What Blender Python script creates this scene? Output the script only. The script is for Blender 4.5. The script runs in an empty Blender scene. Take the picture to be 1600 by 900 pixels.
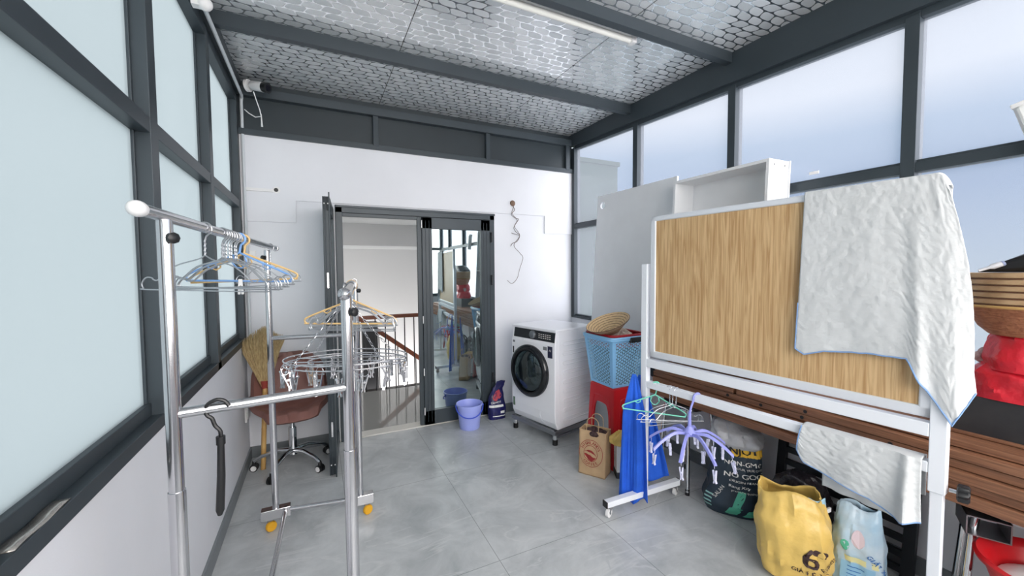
import bpy, bmesh, math, random
from mathutils import Vector, Matrix, noise, Euler
PI = math.pi
col = bpy.context.scene.collection
scn = bpy.context.scene

# ---------------- camera ----------------
F = 622.0
CAM = Vector((0, 0, 1.5))
_p, _r, _y = math.radians(2.6), math.radians(0.43), math.radians(26.1)
FW = Vector((math.sin(_y)*math.cos(_p), math.cos(_y)*math.cos(_p), -math.sin(_p)))
_rt = Vector((math.cos(_y), -math.sin(_y), 0)); _up = _rt.cross(FW)
RT = _rt*math.cos(_r) - _up*math.sin(_r); UP = _up*math.cos(_r) + _rt*math.sin(_r)
cd = bpy.data.cameras.new('camera'); cam = bpy.data.objects.new('camera', cd); col.objects.link(cam)
cd.sensor_width = 36; cd.lens = 36*F/1600; cd.clip_start = 0.02
M3 = Matrix((RT, UP, -FW)).transposed()
cam.matrix_world = Matrix.Translation(CAM) @ M3.to_4x4()
scn.camera = cam
def ray(x, y): return RT*((x-800)/F) + UP*((450-y)/F) + FW
def az(x, y, z=0): d = ray(x, y); return CAM + d*((z-CAM.z)/d.z)
def ax(x, y, X): d = ray(x, y); return CAM + d*(X/d.x)
def ay(x, y, Y): d = ray(x, y); return CAM + d*(Y/d.y)

# ---------------- colour / view ----------------
scn.view_settings.view_transform = 'Standard'; scn.view_settings.look = 'None'
scn.view_settings.exposure = 0.14; scn.view_settings.gamma = 1; scn.view_settings.use_curve_mapping = False
def lin(c):
    return tuple(((v/255)/12.92 if v/255 <= .04045 else ((v/255+.055)/1.055)**2.4) for v in c)

# ---------------- world ----------------
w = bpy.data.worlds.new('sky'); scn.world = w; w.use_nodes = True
nt = w.node_tree; nt.nodes.clear()
wo = nt.nodes.new('ShaderNodeOutputWorld'); bg = nt.nodes.new('ShaderNodeBackground')
tc = nt.nodes.new('ShaderNodeTexCoord'); sx = nt.nodes.new('ShaderNodeSeparateXYZ')
cr = nt.nodes.new('ShaderNodeValToRGB'); mr = nt.nodes.new('ShaderNodeMapRange')
mr.inputs[1].default_value = -0.6; mr.inputs[2].default_value = 1.0
nt.links.new(tc.outputs['Generated'], sx.inputs[0]); nt.links.new(sx.outputs['Z'], mr.inputs[0]); nt.links.new(mr.outputs[0], cr.inputs[0])
e = cr.color_ramp.elements
e[0].position = 0.0; e[0].color = (.50, .60, .60, 1); e[1].position = 1.0; e[1].color = (.95, .98, 1.0, 1)
for p_, c_ in ((.34, (.62, .74, .76)), (.42, (.40, .54, .70)), (.46, (.30, .45, .68)), (.53, (.56, .72, .90)), (.575, (1.2, 1.22, 1.24))):
    q = cr.color_ramp.elements.new(p_); q.color = (*c_, 1)
# extra sky brightness and warm tint added behind the camera to light the room
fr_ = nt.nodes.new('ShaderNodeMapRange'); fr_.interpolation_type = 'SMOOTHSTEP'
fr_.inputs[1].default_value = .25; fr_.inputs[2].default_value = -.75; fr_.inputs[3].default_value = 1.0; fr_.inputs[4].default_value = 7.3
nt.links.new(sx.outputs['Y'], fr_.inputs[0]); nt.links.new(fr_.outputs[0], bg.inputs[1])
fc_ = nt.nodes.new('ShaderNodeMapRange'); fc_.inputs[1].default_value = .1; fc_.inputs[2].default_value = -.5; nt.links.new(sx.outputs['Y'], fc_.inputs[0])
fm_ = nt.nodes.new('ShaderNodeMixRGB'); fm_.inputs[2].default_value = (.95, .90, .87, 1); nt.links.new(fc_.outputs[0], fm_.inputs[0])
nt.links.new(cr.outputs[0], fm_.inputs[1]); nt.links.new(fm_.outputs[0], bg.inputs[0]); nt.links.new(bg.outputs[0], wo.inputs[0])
sd = bpy.data.lights.new('sun', 'SUN'); so = bpy.data.objects.new('sun', sd); col.objects.link(so)
sd.energy = 1.6; sd.angle = math.radians(60); so.rotation_euler = (math.radians(62), 0, math.radians(-8))

# ---------------- materials ----------------
def new_mat(name):
    m = bpy.data.materials.new(name); m.use_nodes = True
    n = m.node_tree; b = n.nodes['Principled BSDF']; return m, n, b
def add_bump(n, b, scale, strength, kind='noise', detail=4, dist=0.01, vec=None, stretch=None):
    tc = n.nodes.new('ShaderNodeTexCoord'); t = n.nodes.new('ShaderNodeTexNoise')
    t.inputs['Scale'].default_value = scale; t.inputs['Detail'].default_value = detail
    src = tc.outputs['Object']
    if stretch:
        mp = n.nodes.new('ShaderNodeMapping'); mp.inputs['Scale'].default_value = stretch
        n.links.new(src, mp.inputs[0]); src = mp.outputs[0]
    n.links.new(src, t.inputs[0])
    bp = n.nodes.new('ShaderNodeBump'); bp.inputs['Strength'].default_value = strength; bp.inputs['Distance'].default_value = dist
    n.links.new(t.outputs['Fac'], bp.inputs['Height']); n.links.new(bp.outputs[0], b.inputs['Normal']); return t
def mat(name, c, rough=.5, metal=0, var=0, vscale=6, bump=0, bscale=40, spec=.5, c2=None, stretch=None, coat=0, bdist=.01):
    m, n, b = new_mat(name)
    L = lin(c); b.inputs['Base Color'].default_value = (*L, 1); b.inputs['Roughness'].default_value = rough
    b.inputs['Metallic'].default_value = metal; b.inputs['Specular IOR Level'].default_value = spec
    b.inputs['Coat Weight'].default_value = coat
    if var or c2:
        tc = n.nodes.new('ShaderNodeTexCoord'); t = n.nodes.new('ShaderNodeTexNoise'); t.inputs['Scale'].default_value = vscale
        t.inputs['Detail'].default_value = 5
        src = tc.outputs['Object']
        if stretch:
            mp = n.nodes.new('ShaderNodeMapping'); mp.inputs['Scale'].default_value = stretch
            n.links.new(src, mp.inputs[0]); src = mp.outputs[0]
        n.links.new(src, t.inputs[0])
        r = n.nodes.new('ShaderNodeValToRGB'); n.links.new(t.outputs['Fac'], r.inputs[0])
        A = L if c2 else tuple(v*(1-var) for v in L); B = lin(c2) if c2 else tuple(min(1, v*(1+var)) for v in L)
        r.color_ramp.elements[0].position = .32; r.color_ramp.elements[0].color = (*A, 1)
        r.color_ramp.elements[1].position = .68; r.color_ramp.elements[1].color = (*B, 1)
        n.links.new(r.outputs[0], b.inputs['Base Color'])
    if bump: add_bump(n, b, bscale, bump, dist=bdist)
    return m
ALU = mat('dark_grey_aluminium', (56, 65, 71), .42, .15, var=.06, vscale=3)
ALU2 = mat('dark_grey_panel', (45, 54, 59), .45, .1, var=.1, vscale=2)
PLAST = mat('white_painted_plaster', (226, 228, 233), .75, var=.025, vscale=2, bump=.05, bscale=200)
PLAST2 = mat('indoor_plaster', (204, 205, 206), .8)
STEEL = mat('stainless_steel', (205, 205, 208), .16, .95, var=.03)
STEEL2 = mat('zinc_steel', (150, 152, 156), .35, .9)
CHROME = mat('chrome', (215, 217, 220), .1, 1)
WIRE = mat('galvanised_wire', (176, 179, 184), .3, .75)
BLACKP = mat('black_plastic', (22, 23, 25), .4)
BLACKM = mat('black_painted_metal', (34, 36, 40), .45, .2)
WHITEP = mat('white_plastic', (232, 232, 232), .4)
WHITEM = mat('white_powder_coat', (232, 236, 242), .35)
WHITEA = mat('white_appliance', (240, 241, 246), .28, coat=.3)
RUBBER = mat('rubber', (20, 20, 22), .7)
LAMIN = mat('white_laminate', (226, 229, 232), .5, var=.02)
LBLUE = mat('light_blue_plastic', (138, 194, 236), .35)
PERI = mat('periwinkle_plastic', (166, 178, 246), .35)
LILAC = mat('lilac_plastic', (150, 155, 226), .35)
DBLUEP = mat('blue_plastic', (70, 95, 215), .35)
REDP = mat('red_plastic', (196, 26, 34), .35)
DREDP = mat('dark_red_plastic', (158, 26, 36), .35)
MINT = mat('mint_plastic', (120, 216, 190), .35)
SKYP = mat('sky_blue_hanger', (128, 172, 228), .35)
BEIGE = mat('beige_plastic', (226, 190, 130), .4)
YELW = mat('yellow_wheel', (232, 172, 40), .45)
LEATH = mat('brown_leatherette', (124, 84, 76), .45, bump=.1, bscale=150)
STRAWM = mat('broom_straw', (196, 176, 134), .7, c2=(150, 126, 86), vscale=30, stretch=(6, 6, 1))
BAMB = mat('bamboo', (206, 168, 104), .45, c2=(176, 134, 76), vscale=8)
TOWEL = mat('white_towelling', (202, 205, 206), .95, var=.03, vscale=12, bump=.35, bscale=110, bdist=.003)
PIPING = mat('blue_piping', (126, 160, 205), .8)
BLUECL = mat('royal_blue_fabric', (28, 92, 205), .8, var=.1, vscale=9, bump=.25, bscale=120)
REDBAG = mat('red_plastic_bag', (205, 34, 50), .32, var=.1, vscale=5, bump=.7, bscale=14, bdist=.02)
YBAG = mat('yellow_plastic_bag', (222, 188, 104), .35, var=.1, vscale=6, bump=.6, bscale=10, bdist=.02)
BBAG = mat('black_plastic_bag', (46, 42, 48), .32, bump=.8, bscale=16, bdist=.02)
LINER = mat('grey_plastic_liner', (200, 202, 206), .4, c2=(168, 170, 174), vscale=8, bump=.8, bscale=14, bdist=.02)
NAVY = mat('navy_woven_sack', (34, 48, 62), .5, c2=(46, 62, 76), vscale=9, bump=.5, bscale=16, bdist=.01)
NAVYB = mat('navy_foil', (34, 34, 100), .32, c2=(24, 26, 72), vscale=14, bump=.4, bscale=20)
PALEB = mat('pale_blue_film', (206, 222, 232), .3, c2=(160, 202, 228), vscale=7, bump=.5, bscale=12, bdist=.015)
KRAFT = mat('kraft_paper', (190, 160, 124), .8, var=.06, vscale=7, bump=.3, bscale=14)
KRAFTR = mat('logo_red', (148, 44, 44), .7)
INKW = mat('ink_white', (235, 235, 232), .6)
INKD = mat('ink_dark', (60, 40, 40), .6)
INKY = mat('ink_yellow', (232, 186, 60), .6)
INKB = mat('ink_blue', (60, 120, 190), .6)
INKG = mat('ink_green', (90, 190, 160), .5)
INKP = mat('ink_pink', (226, 120, 130), .6)
GREYCARD = mat('grey_card', (120, 122, 126), .7)
HANDR = mat('brown_handrail', (112, 62, 42), .4)
CASEM = mat('black_weathered_board', (30, 32, 36), .55, c2=(48, 48, 50), vscale=9)
SILV = mat('silver_foil_tape', (200, 195, 188), .25, .8, bump=.3, bscale=30)
PVC = mat('pale_pvc_sleeve', (206, 212, 216), .45)

def wood_oak():
    m, n, b = new_mat('oak_laminate'); b.inputs['Roughness'].default_value = .5
    tc = n.nodes.new('ShaderNodeTexCoord'); mp = n.nodes.new('ShaderNodeMapping'); mp.inputs['Scale'].default_value = (34, 34, 1.3)
    t = n.nodes.new('ShaderNodeTexNoise'); t.inputs['Scale'].default_value = 3.0; t.inputs['Detail'].default_value = 7; t.inputs['Distortion'].default_value = .7
    r = n.nodes.new('ShaderNodeValToRGB'); r.color_ramp.elements[0].position = .36; r.color_ramp.elements[1].position = .62
    r.color_ramp.elements[0].color = (*lin((176, 138, 92)), 1); r.color_ramp.elements[1].color = (*lin((212, 180, 134)), 1)
    n.links.new(tc.outputs['Object'], mp.inputs[0]); n.links.new(mp.outputs[0], t.inputs[0]); n.links.new(t.outputs['Fac'], r.inputs[0]); n.links.new(r.outputs[0], b.inputs['Base Color'])
    return m
OAK = wood_oak()
def wood_wpc():
    m, n, b = new_mat('brown_composite_wood'); b.inputs['Roughness'].default_value = .55
    tc = n.nodes.new('ShaderNodeTexCoord'); mp = n.nodes.new('ShaderNodeMapping'); mp.inputs['Scale'].default_value = (30, 1.2, 30)
    t = n.nodes.new('ShaderNodeTexNoise'); t.inputs['Scale'].default_value = 4.0; t.inputs['Detail'].default_value = 6
    r = n.nodes.new('ShaderNodeValToRGB'); r.color_ramp.elements[0].position = .35; r.color_ramp.elements[1].position = .7
    r.color_ramp.elements[0].color = (*lin((110, 74, 54)), 1); r.color_ramp.elements[1].color = (*lin((150, 106, 78)), 1)
    n.links.new(tc.outputs['Object'], mp.inputs[0]); n.links.new(mp.outputs[0], t.inputs[0]); n.links.new(t.outputs['Fac'], r.inputs[0]); n.links.new(r.outputs[0], b.inputs['Base Color'])
    return m
WPC = wood_wpc()
def math_node(n, op, a, b=None, c=None):
    k = n.nodes.new('ShaderNodeMath'); k.operation = op
    for i, v in enumerate((a, b, c)):
        if v is None: continue
        if isinstance(v, (int, float)): k.inputs[i].default_value = v
        else: n.links.new(v, k.inputs[i])
    return k.outputs[0]
def floor_mat():
    m, n, b = new_mat('grey_marble_tile')
    tc = n.nodes.new('ShaderNodeTexCoord'); s = n.nodes.new('ShaderNodeSeparateXYZ'); n.links.new(tc.outputs['Object'], s.inputs[0])
    def line(src, period, off, wdt):
        f = math_node(n, 'PINGPONG', math_node(n, 'SUBTRACT', src, off), period/2)   # 0 at the joints
        return math_node(n, 'LESS_THAN', f, wdt)
    lx = line(s.outputs['X'], .68, .81, .0016); ly = line(s.outputs['Y'], .965, 2.785, .0016)
    g = math_node(n, 'MAXIMUM', lx, ly)
    nz = n.nodes.new('ShaderNodeTexNoise'); nz.inputs['Scale'].default_value = 3.2; nz.inputs['Detail'].default_value = 10; nz.inputs['Roughness'].default_value = .65; nz.inputs['Distortion'].default_value = .6
    n.links.new(tc.outputs['Object'], nz.inputs[0])
    r = n.nodes.new('ShaderNodeValToRGB'); r.color_ramp.elements[0].position = .3; r.color_ramp.elements[1].position = .72
    r.color_ramp.elements[0].color = (*lin((162, 167, 169)), 1); r.color_ramp.elements[1].color = (*lin((208, 211, 212)), 1)
    n.links.new(nz.outputs['Fac'], r.inputs[0])
    # pale veins: the crossings of a stretched, distorted noise
    mp = n.nodes.new('ShaderNodeMapping'); mp.inputs['Rotation'].default_value = (0, 0, .85); mp.inputs['Scale'].default_value = (.55, 1.7, 1)
    n.links.new(tc.outputs['Object'], mp.inputs[0])
    v = n.nodes.new('ShaderNodeTexNoise'); v.inputs['Scale'].default_value = 1.7; v.inputs['Detail'].default_value = 5; v.inputs['Distortion'].default_value = .9
    n.links.new(mp.outputs[0], v.inputs[0])
    d = math_node(n, 'ABSOLUTE', math_node(n, 'SUBTRACT', v.outputs['Fac'], .5))
    vm = n.nodes.new('ShaderNodeMapRange'); vm.inputs[1].default_value = 0; vm.inputs[2].default_value = .011; vm.inputs[3].default_value = 1; vm.inputs[4].default_value = 0
    n.links.new(d, vm.inputs[0])
    br = n.nodes.new('ShaderNodeTexNoise'); br.inputs['Scale'].default_value = 4; n.links.new(tc.outputs['Object'], br.inputs[0])
    vf = math_node(n, 'MULTIPLY', vm.outputs[0], math_node(n, 'MULTIPLY', math_node(n, 'GREATER_THAN', br.outputs['Fac'], .44), .62))
    mx = n.nodes.new('ShaderNodeMixRGB'); mx.inputs[2].default_value = (*lin((205, 207, 207)), 1)
    n.links.new(vf, mx.inputs[0]); n.links.new(r.outputs[0], mx.inputs[1])
    m2 = n.nodes.new('ShaderNodeMixRGB'); m2.inputs[2].default_value = (*lin((100, 104, 106)), 1)
    n.links.new(math_node(n, 'MULTIPLY', g, .75), m2.inputs[0]); n.links.new(mx.outputs[0], m2.inputs[1]); n.links.new(m2.outputs[0], b.inputs['Base Color'])
    b.inputs['Roughness'].default_value = .3
    return m
FLOORM = floor_mat()
SKIRT = mat('grey_tile_skirting', (120, 126, 130), .4, var=.08)
def ceiling_mat():
    m, n, b = new_mat('embossed_silver_foil')
    tc = n.nodes.new('ShaderNodeTexCoord'); s = n.nodes.new('ShaderNodeSeparateXYZ'); n.links.new(tc.outputs['Object'], s.inputs[0])
    PX, PY = .100, .058
    v = math_node(n, 'DIVIDE', s.outputs['Y'], PY); row = math_node(n, 'FLOOR', v)
    wob = math_node(n, 'MULTIPLY', math_node(n, 'SINE', math_node(n, 'MULTIPLY', v, PI*.5)), .24)
    u = math_node(n, 'ADD', math_node(n, 'ADD', math_node(n, 'DIVIDE', s.outputs['X'], PX), math_node(n, 'MULTIPLY', row, .5)), wob)
    fu = math_node(n, 'ABSOLUTE', math_node(n, 'SUBTRACT', math_node(n, 'FRACT', u), .5))
    fv = math_node(n, 'ABSOLUTE', math_node(n, 'SUBTRACT', math_node(n, 'FRACT', v), .5))
    q = math_node(n, 'ADD', math_node(n, 'POWER', math_node(n, 'MULTIPLY', fu, 2.12), 3.6), math_node(n, 'POWER', math_node(n, 'MULTIPLY', fv, 2.16), 3.6))
    oval = n.nodes.new('ShaderNodeMapRange'); oval.inputs[1].default_value = .8; oval.inputs[2].default_value = 1.05; oval.inputs[3].default_value = 1; oval.inputs[4].default_value = 0
    n.links.new(q, oval.inputs[0])
    par = math_node(n, 'FLOORED_MODULO', math_node(n, 'ADD', math_node(n, 'FLOOR', u), row), 2)
    seam = math_node(n, 'LESS_THAN', math_node(n, 'PINGPONG', math_node(n, 'SUBTRACT', s.outputs['X'], .54), .58), .0025)
    nz = n.nodes.new('ShaderNodeTexNoise'); nz.inputs['Scale'].default_value = 2.5; nz.inputs['Detail'].default_value = 5; n.links.new(tc.outputs['Object'], nz.inputs[0])
    mx = n.nodes.new('ShaderNodeMixRGB'); mx.inputs[1].default_value = (*lin((240, 242, 243)), 1); mx.inputs[2].default_value = (*lin((214, 218, 220)), 1)
    dk = math_node(n, 'MULTIPLY', oval.outputs[0], math_node(n, 'MULTIPLY_ADD', par, .55, .25)); n.links.new(dk, mx.inputs[0])
    m2 = n.nodes.new('ShaderNodeMixRGB'); m2.inputs[2].default_value = (.03, .03, .03, 1)
    n.links.new(seam, m2.inputs[0]); n.links.new(mx.outputs[0], m2.inputs[1]); n.links.new(m2.outputs[0], b.inputs['Base Color'])
    # the foil is a mirror between the embossed ovals and matt on them
    n.links.new(math_node(n, 'MULTIPLY_ADD', oval.outputs[0], -.50, 1.0), b.inputs['Metallic'])
    n.links.new(math_node(n, 'ADD', math_node(n, 'MULTIPLY', oval.outputs[0], .30), math_node(n, 'MULTIPLY', nz.outputs['Fac'], .22)), b.inputs['Roughness'])
    bp = n.nodes.new('ShaderNodeBump'); bp.inputs['Strength'].default_value = .3; bp.inputs['Distance'].default_value = .003
    n.links.new(math_node(n, 'MULTIPLY_ADD', nz.outputs['Fac'], 2.0, oval.outputs[0]), bp.inputs['Height']); n.links.new(bp.outputs[0], b.inputs['Normal'])
    return m
CEILM = ceiling_mat()
def frosted(name, c, thru, c2):
    m, n, b = new_mat(name); n.nodes.remove(b); out = n.nodes['Material Output']
    tl = n.nodes.new('ShaderNodeBsdfTranslucent'); tl.inputs[0].default_value = (*lin(c), 1)
    tr = n.nodes.new('ShaderNodeBsdfTransparent'); tr.inputs[0].default_value = (*lin(c2), 1)
    gl = n.nodes.new('ShaderNodeBsdfGlossy'); gl.inputs['Roughness'].default_value = .35
    a = n.nodes.new('ShaderNodeMixShader'); a.inputs[0].default_value = thru
    n.links.new(tl.outputs[0], a.inputs[1]); n.links.new(tr.outputs[0], a.inputs[2])
    k = n.nodes.new('ShaderNodeMixShader'); k.inputs[0].default_value = .05
    n.links.new(a.outputs[0], k.inputs[1]); n.links.new(gl.outputs[0], k.inputs[2]); n.links.new(k.outputs[0], out.inputs[0]); return m
FROSTL = frosted('frosted_glass_left', (174, 181, 184), .14, (210, 217, 220))
FROSTR = frosted('frosted_glass_right', (186, 190, 200), .82, (226, 229, 234))
def clearglass(name, tint, refl):
    m, n, b = new_mat(name); n.nodes.remove(b); out = n.nodes['Material Output']
    tr = n.nodes.new('ShaderNodeBsdfTransparent'); tr.inputs[0].default_value = (*tint, 1)
    gl = n.nodes.new('ShaderNodeBsdfGlossy'); gl.inputs['Roughness'].default_value = .0; gl.inputs[0].default_value = (.78, .92, .94, 1)
    k = n.nodes.new('ShaderNodeMixShader'); k.inputs[0].default_value = refl
    n.links.new(tr.outputs[0], k.inputs[1]); n.links.new(gl.outputs[0], k.inputs[2]); n.links.new(k.outputs[0], out.inputs[0]); return m
DOORGL = clearglass('reflective_door_glass', (.35, .38, .40), .50)
PORTGL = clearglass('washer_door_glass', (.35, .38, .42), .12)
def lattice_mat():
    # moulded triangular lattice with open holes
    m, n, b = new_mat('basket_lattice'); b.inputs['Base Color'].default_value = (*lin((150, 204, 240)), 1); b.inputs['Roughness'].default_value = .35
    tc = n.nodes.new('ShaderNodeTexCoord'); s = n.nodes.new('ShaderNodeSeparateXYZ'); n.links.new(tc.outputs['Object'], s.inputs[0])
    u = math_node(n, 'ADD', s.outputs['X'], s.outputs['Y']); v = s.outputs['Z']; C_ = .0215
    ds = []
    for cx_, cy_ in ((1, 0), (.5, .866), (.5, -.866)):
        w_ = math_node(n, 'DIVIDE', math_node(n, 'ADD', math_node(n, 'MULTIPLY', u, cx_), math_node(n, 'MULTIPLY', v, cy_)), C_)
        ds.append(math_node(n, 'PINGPONG', w_, .5))
    d = math_node(n, 'MINIMUM', math_node(n, 'MINIMUM', ds[0], ds[1]), ds[2])
    hole = math_node(n, 'GREATER_THAN', d, .14)
    tr = n.nodes.new('ShaderNodeBsdfTransparent'); mx = n.nodes.new('ShaderNodeMixShader'); out = n.nodes['Material Output']
    n.links.new(hole, mx.inputs[0]); n.links.new(b.outputs[0], mx.inputs[1]); n.links.new(tr.outputs[0], mx.inputs[2]); n.links.new(mx.outputs[0], out.inputs[0])
    return m
LATT = lattice_mat()

# ---------------- mesh builder ----------------
ROOTM = {}
class MB:
    def __init__(s): s.v = []; s.f = []; s.sm = []
    def add(s, vs, fs, smooth=False, M=None):
        o = len(s.v)
        for v in vs: s.v.append((M @ Vector(v)) if M is not None else Vector(v))
        for f in fs: s.f.append(tuple(i+o for i in f)); s.sm.append(smooth)
        return s
    def box(s, a, b, M=None):
        x0, y0, z0 = (min(a[i], b[i]) for i in range(3)); x1, y1, z1 = (max(a[i], b[i]) for i in range(3))
        vs = [(x0,y0,z0),(x1,y0,z0),(x1,y1,z0),(x0,y1,z0),(x0,y0,z1),(x1,y0,z1),(x1,y1,z1),(x0,y1,z1)]
        return s.add(vs, [(3,2,1,0),(4,5,6,7),(0,1,5,4),(1,2,6,5),(2,3,7,6),(3,0,4,7)], False, M)
    def bar(s, p, q, wd, ht, up=(0,0,1)):   # rectangular bar from p to q
        p, q = Vector(p), Vector(q); d = (q-p); L = d.length; d.normalize(); u = Vector(up)
        if abs(d.dot(u)) > .95: u = Vector((1,0,0))
        sd_ = d.cross(u).normalized(); u = sd_.cross(d)
        M = Matrix((sd_, d, u)).transposed().to_4x4(); M.translation = p
        return s.box((-wd/2, 0, -ht/2), (wd/2, L, ht/2), M)
    def tube(s, pts, r, n=8, closed=False, M=None, cap=True):
        pts = [Vector(p) for p in pts]; N = len(pts); rs = r if isinstance(r, (list, tuple)) else [r]*N
        rings = []; prev = None
        for i in range(N):
            if closed: t = pts[(i+1) % N]-pts[i-1]
            else: t = pts[min(i+1, N-1)]-pts[max(i-1, 0)]
            if t.length < 1e-9: t = Vector((0,0,1))
            t.normalize()
            if prev is None:
                a = Vector((0,0,1)) if abs(t.z) < .9 else Vector((1,0,0)); u = t.cross(a).normalized()
            else:
                u = prev - t*prev.dot(t)
                if u.length < 1e-6: u = t.orthogonal()
                u.normalize()
            prev = u; v = t.cross(u)
            rings.append([pts[i]+(u*math.cos(2*PI*k/n)+v*math.sin(2*PI*k/n))*rs[i] for k in range(n)])
        vs = [p for rg in rings for p in rg]; fs = []
        for i in range(N if closed else N-1):
            a = i*n; b = ((i+1) % N)*n
            for k in range(n): fs.append((a+k, a+(k+1) % n, b+(k+1) % n, b+k))
        if not closed and cap: fs.append(tuple(range(n-1, -1, -1))); fs.append(tuple((N-1)*n+k for k in range(n)))
        return s.add(vs, fs, True, M)
    def lathe(s, prof, c=(0,0,0), n=24, M=None, sx=1, sy=1, ex=2):
        vs = []; fs = []
        for r, z in prof:
            for k in range(n):
                a = 2*PI*k/n; ca, sa = math.cos(a), math.sin(a)
                g = 1 if ex == 2 else (abs(ca)**ex+abs(sa)**ex)**(-1/ex)
                vs.append((c[0]+r*ca*sx*g, c[1]+r*sa*sy*g, c[2]+z))
        for i in range(len(prof)-1):
            for k in range(n): fs.append((i*n+k, i*n+(k+1) % n, (i+1)*n+(k+1) % n, (i+1)*n+k))
        if prof[0][0] > 1e-5: fs.append(tuple(range(n-1, -1, -1)))
        if prof[-1][0] > 1e-5: fs.append(tuple((len(prof)-1)*n+k for k in range(n)))
        return s.add(vs, fs, True, M)
    def shell(s, prof, *a, **k): return s.lathe(prof, *a, **k)
    def ball(s, c, r, n=12, M=None, sz=1, sx=1, sy=1):
        prof = [(max(1e-6, r*math.sin(PI*i/n)), -r*sz*math.cos(PI*i/n)) for i in range(n+1)]
        return s.lathe(prof, c, n*2 if n > 6 else 10, M, sx, sy)
    def cyl(s, p, q, r, n=16, r2=None): return s.tube([p, q], [r, r if r2 is None else r2], n)
    def prism(s, poly, z0, z1, M=None):
        n = len(poly); vs = [(x, y, z0) for x, y in poly]+[(x, y, z1) for x, y in poly]
        fs = [tuple(range(n-1, -1, -1)), tuple(range(n, 2*n))]+[(i, (i+1) % n, n+(i+1) % n, n+i) for i in range(n)]
        return s.add(vs, fs, False, M)
    def grid(s, fn, nu, nv, thick=None, smooth=True):
        vs = [fn(i/nu, j/nv) for j in range(nv+1) for i in range(nu+1)]
        fs = [(j*(nu+1)+i, j*(nu+1)+i+1, (j+1)*(nu+1)+i+1, (j+1)*(nu+1)+i) for j in range(nv) for i in range(nu)]
        return s.add(vs, fs, smooth)
    def build(s, name, m, parent=None, local=False, bevel=0, solid=0, recalc=True):
        me = bpy.data.meshes.new(name)
        vs = s.v
        if parent is not None and not local:
            R = ROOTM[parent.name].inverted(); vs = [R @ v for v in vs]
        me.from_pydata([tuple(v) for v in vs], [], s.f); me.update()
        me.polygons.foreach_set('use_smooth', s.sm)
        if recalc:
            b = bmesh.new(); b.from_mesh(me); bmesh.ops.recalc_face_normals(b, faces=b.faces); b.to_mesh(me); b.free()
        if any(s.sm):
            try: me.set_sharp_from_angle(angle=math.radians(42))
            except Exception: pass
        me.materials.append(m)
        o = bpy.data.objects.new(name, me); col.objects.link(o)
        if parent is not None: o.parent = parent; ROOTM[o.name] = ROOTM[parent.name]
        else: ROOTM[o.name] = Matrix.Identity(4)
        if solid: k = o.modifiers.new('solid', 'SOLIDIFY'); k.thickness = solid; k.offset = 0
        if bevel: k = o.modifiers.new('bevel', 'BEVEL'); k.width = bevel; k.segments = 2; k.limit_method = 'ANGLE'; k.angle_limit = math.radians(40)
        return o
def tag(o, label, cat, group=None):
    o['label'] = label; o['category'] = cat
    if group: o['group'] = group
    return o
def st(o): o['kind'] = 'structure'; return o
def root(name, loc, rz=0, label=None, cat=None, group=None, M=None):
    o = bpy.data.objects.new(name, None); col.objects.link(o); o.empty_display_size = .05
    MM = M if M is not None else Matrix.Translation(Vector(loc)) @ Matrix.Rotation(rz, 4, 'Z')
    o.matrix_world = MM; o.location = MM.to_translation(); o.rotation_euler = MM.to_euler(); ROOTM[o.name] = MM
    if label: tag(o, label, cat, group)
    return o
def copy_tree(o, parent=None):
    c = o.copy(); col.objects.link(c)
    if parent is not None: c.parent = parent
    for ch in list(o.children): copy_tree(ch, c)
    return c
def text_faces(txt, size):
    cu = bpy.data.curves.new('t', 'FONT'); cu.body = txt; cu.size = size; cu.align_x = 'CENTER'; cu.resolution_u = 3
    ob = bpy.data.objects.new('t', cu); col.objects.link(ob)
    dg = bpy.context.evaluated_depsgraph_get(); me = bpy.data.meshes.new_from_object(ob.evaluated_get(dg))
    vs = [v.co.copy() for v in me.vertices]; fs = [tuple(p.vertices) for p in me.polygons]
    bpy.data.objects.remove(ob); bpy.data.curves.remove(cu); bpy.data.meshes.remove(me); return vs, fs
def decal_text(mb, txt, size, fn, u0, v0, rot=0, bold=0):
    vs, fs = text_faces(txt, size); c, s_ = math.cos(rot), math.sin(rot)
    mb.add([fn(u0+v.x*c-v.y*s_, v0+v.x*s_+v.y*c) for v in vs], fs)
    if bold: mb.add([fn(u0+v.x*c-v.y*s_+bold, v0+v.x*s_+v.y*c)+Vector((0,0,.00001)) for v in vs], fs)
def decal_rect(mb, fn, u0, v0, u1, v1, nu=6, nv=2):
    mb.grid(lambda a, b: fn(u0+(u1-u0)*a, v0+(v1-v0)*b), nu, nv)

# ================= SETTING =================
D, LX, RX = 3.763, -.519, 2.6
YF = -1.6          # front end of the room behind the camera
st(MB().box((LX-.2, YF-.2, -.2), (RX+.15, D+.02, 0)).build('floor', FLOORM))
def ceil_z(y): return 2.985-.012*(D-y)
b = MB(); b.add([(LX-.06,YF,ceil_z(YF)),(RX+.1,YF,ceil_z(YF)),(RX+.1,D+.1,ceil_z(D)),(LX-.06,D+.1,ceil_z(D)),
       (LX-.06,YF,3.08),(RX+.1,YF,3.08),(RX+.1,D+.1,3.10),(LX-.06,D+.1,3.10)],
      [(3,2,1,0),(4,5,6,7),(0,1,5,4),(1,2,6,5),(2,3,7,6),(3,0,4,7)]); st(b.build('ceiling', CEILM))
# rafters along X
for i, y in enumerate((2.79, 1.82, .82, -.2, -1.2)):
    st(MB().box((LX+.0, y, 2.893), (RX-.03, y+.05, ceil_z(y)+.01)).build('trim_%d' % (i+1), ALU))
# left parapet + sill
b = MB().box((LX-.15, YF, 0), (LX, D, .94)); st(b.build('wall_left', PLAST))
st(MB().box((LX, YF, 0), (LX+.012, D, .09)).build('baseboard_left', SKIRT))
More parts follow.
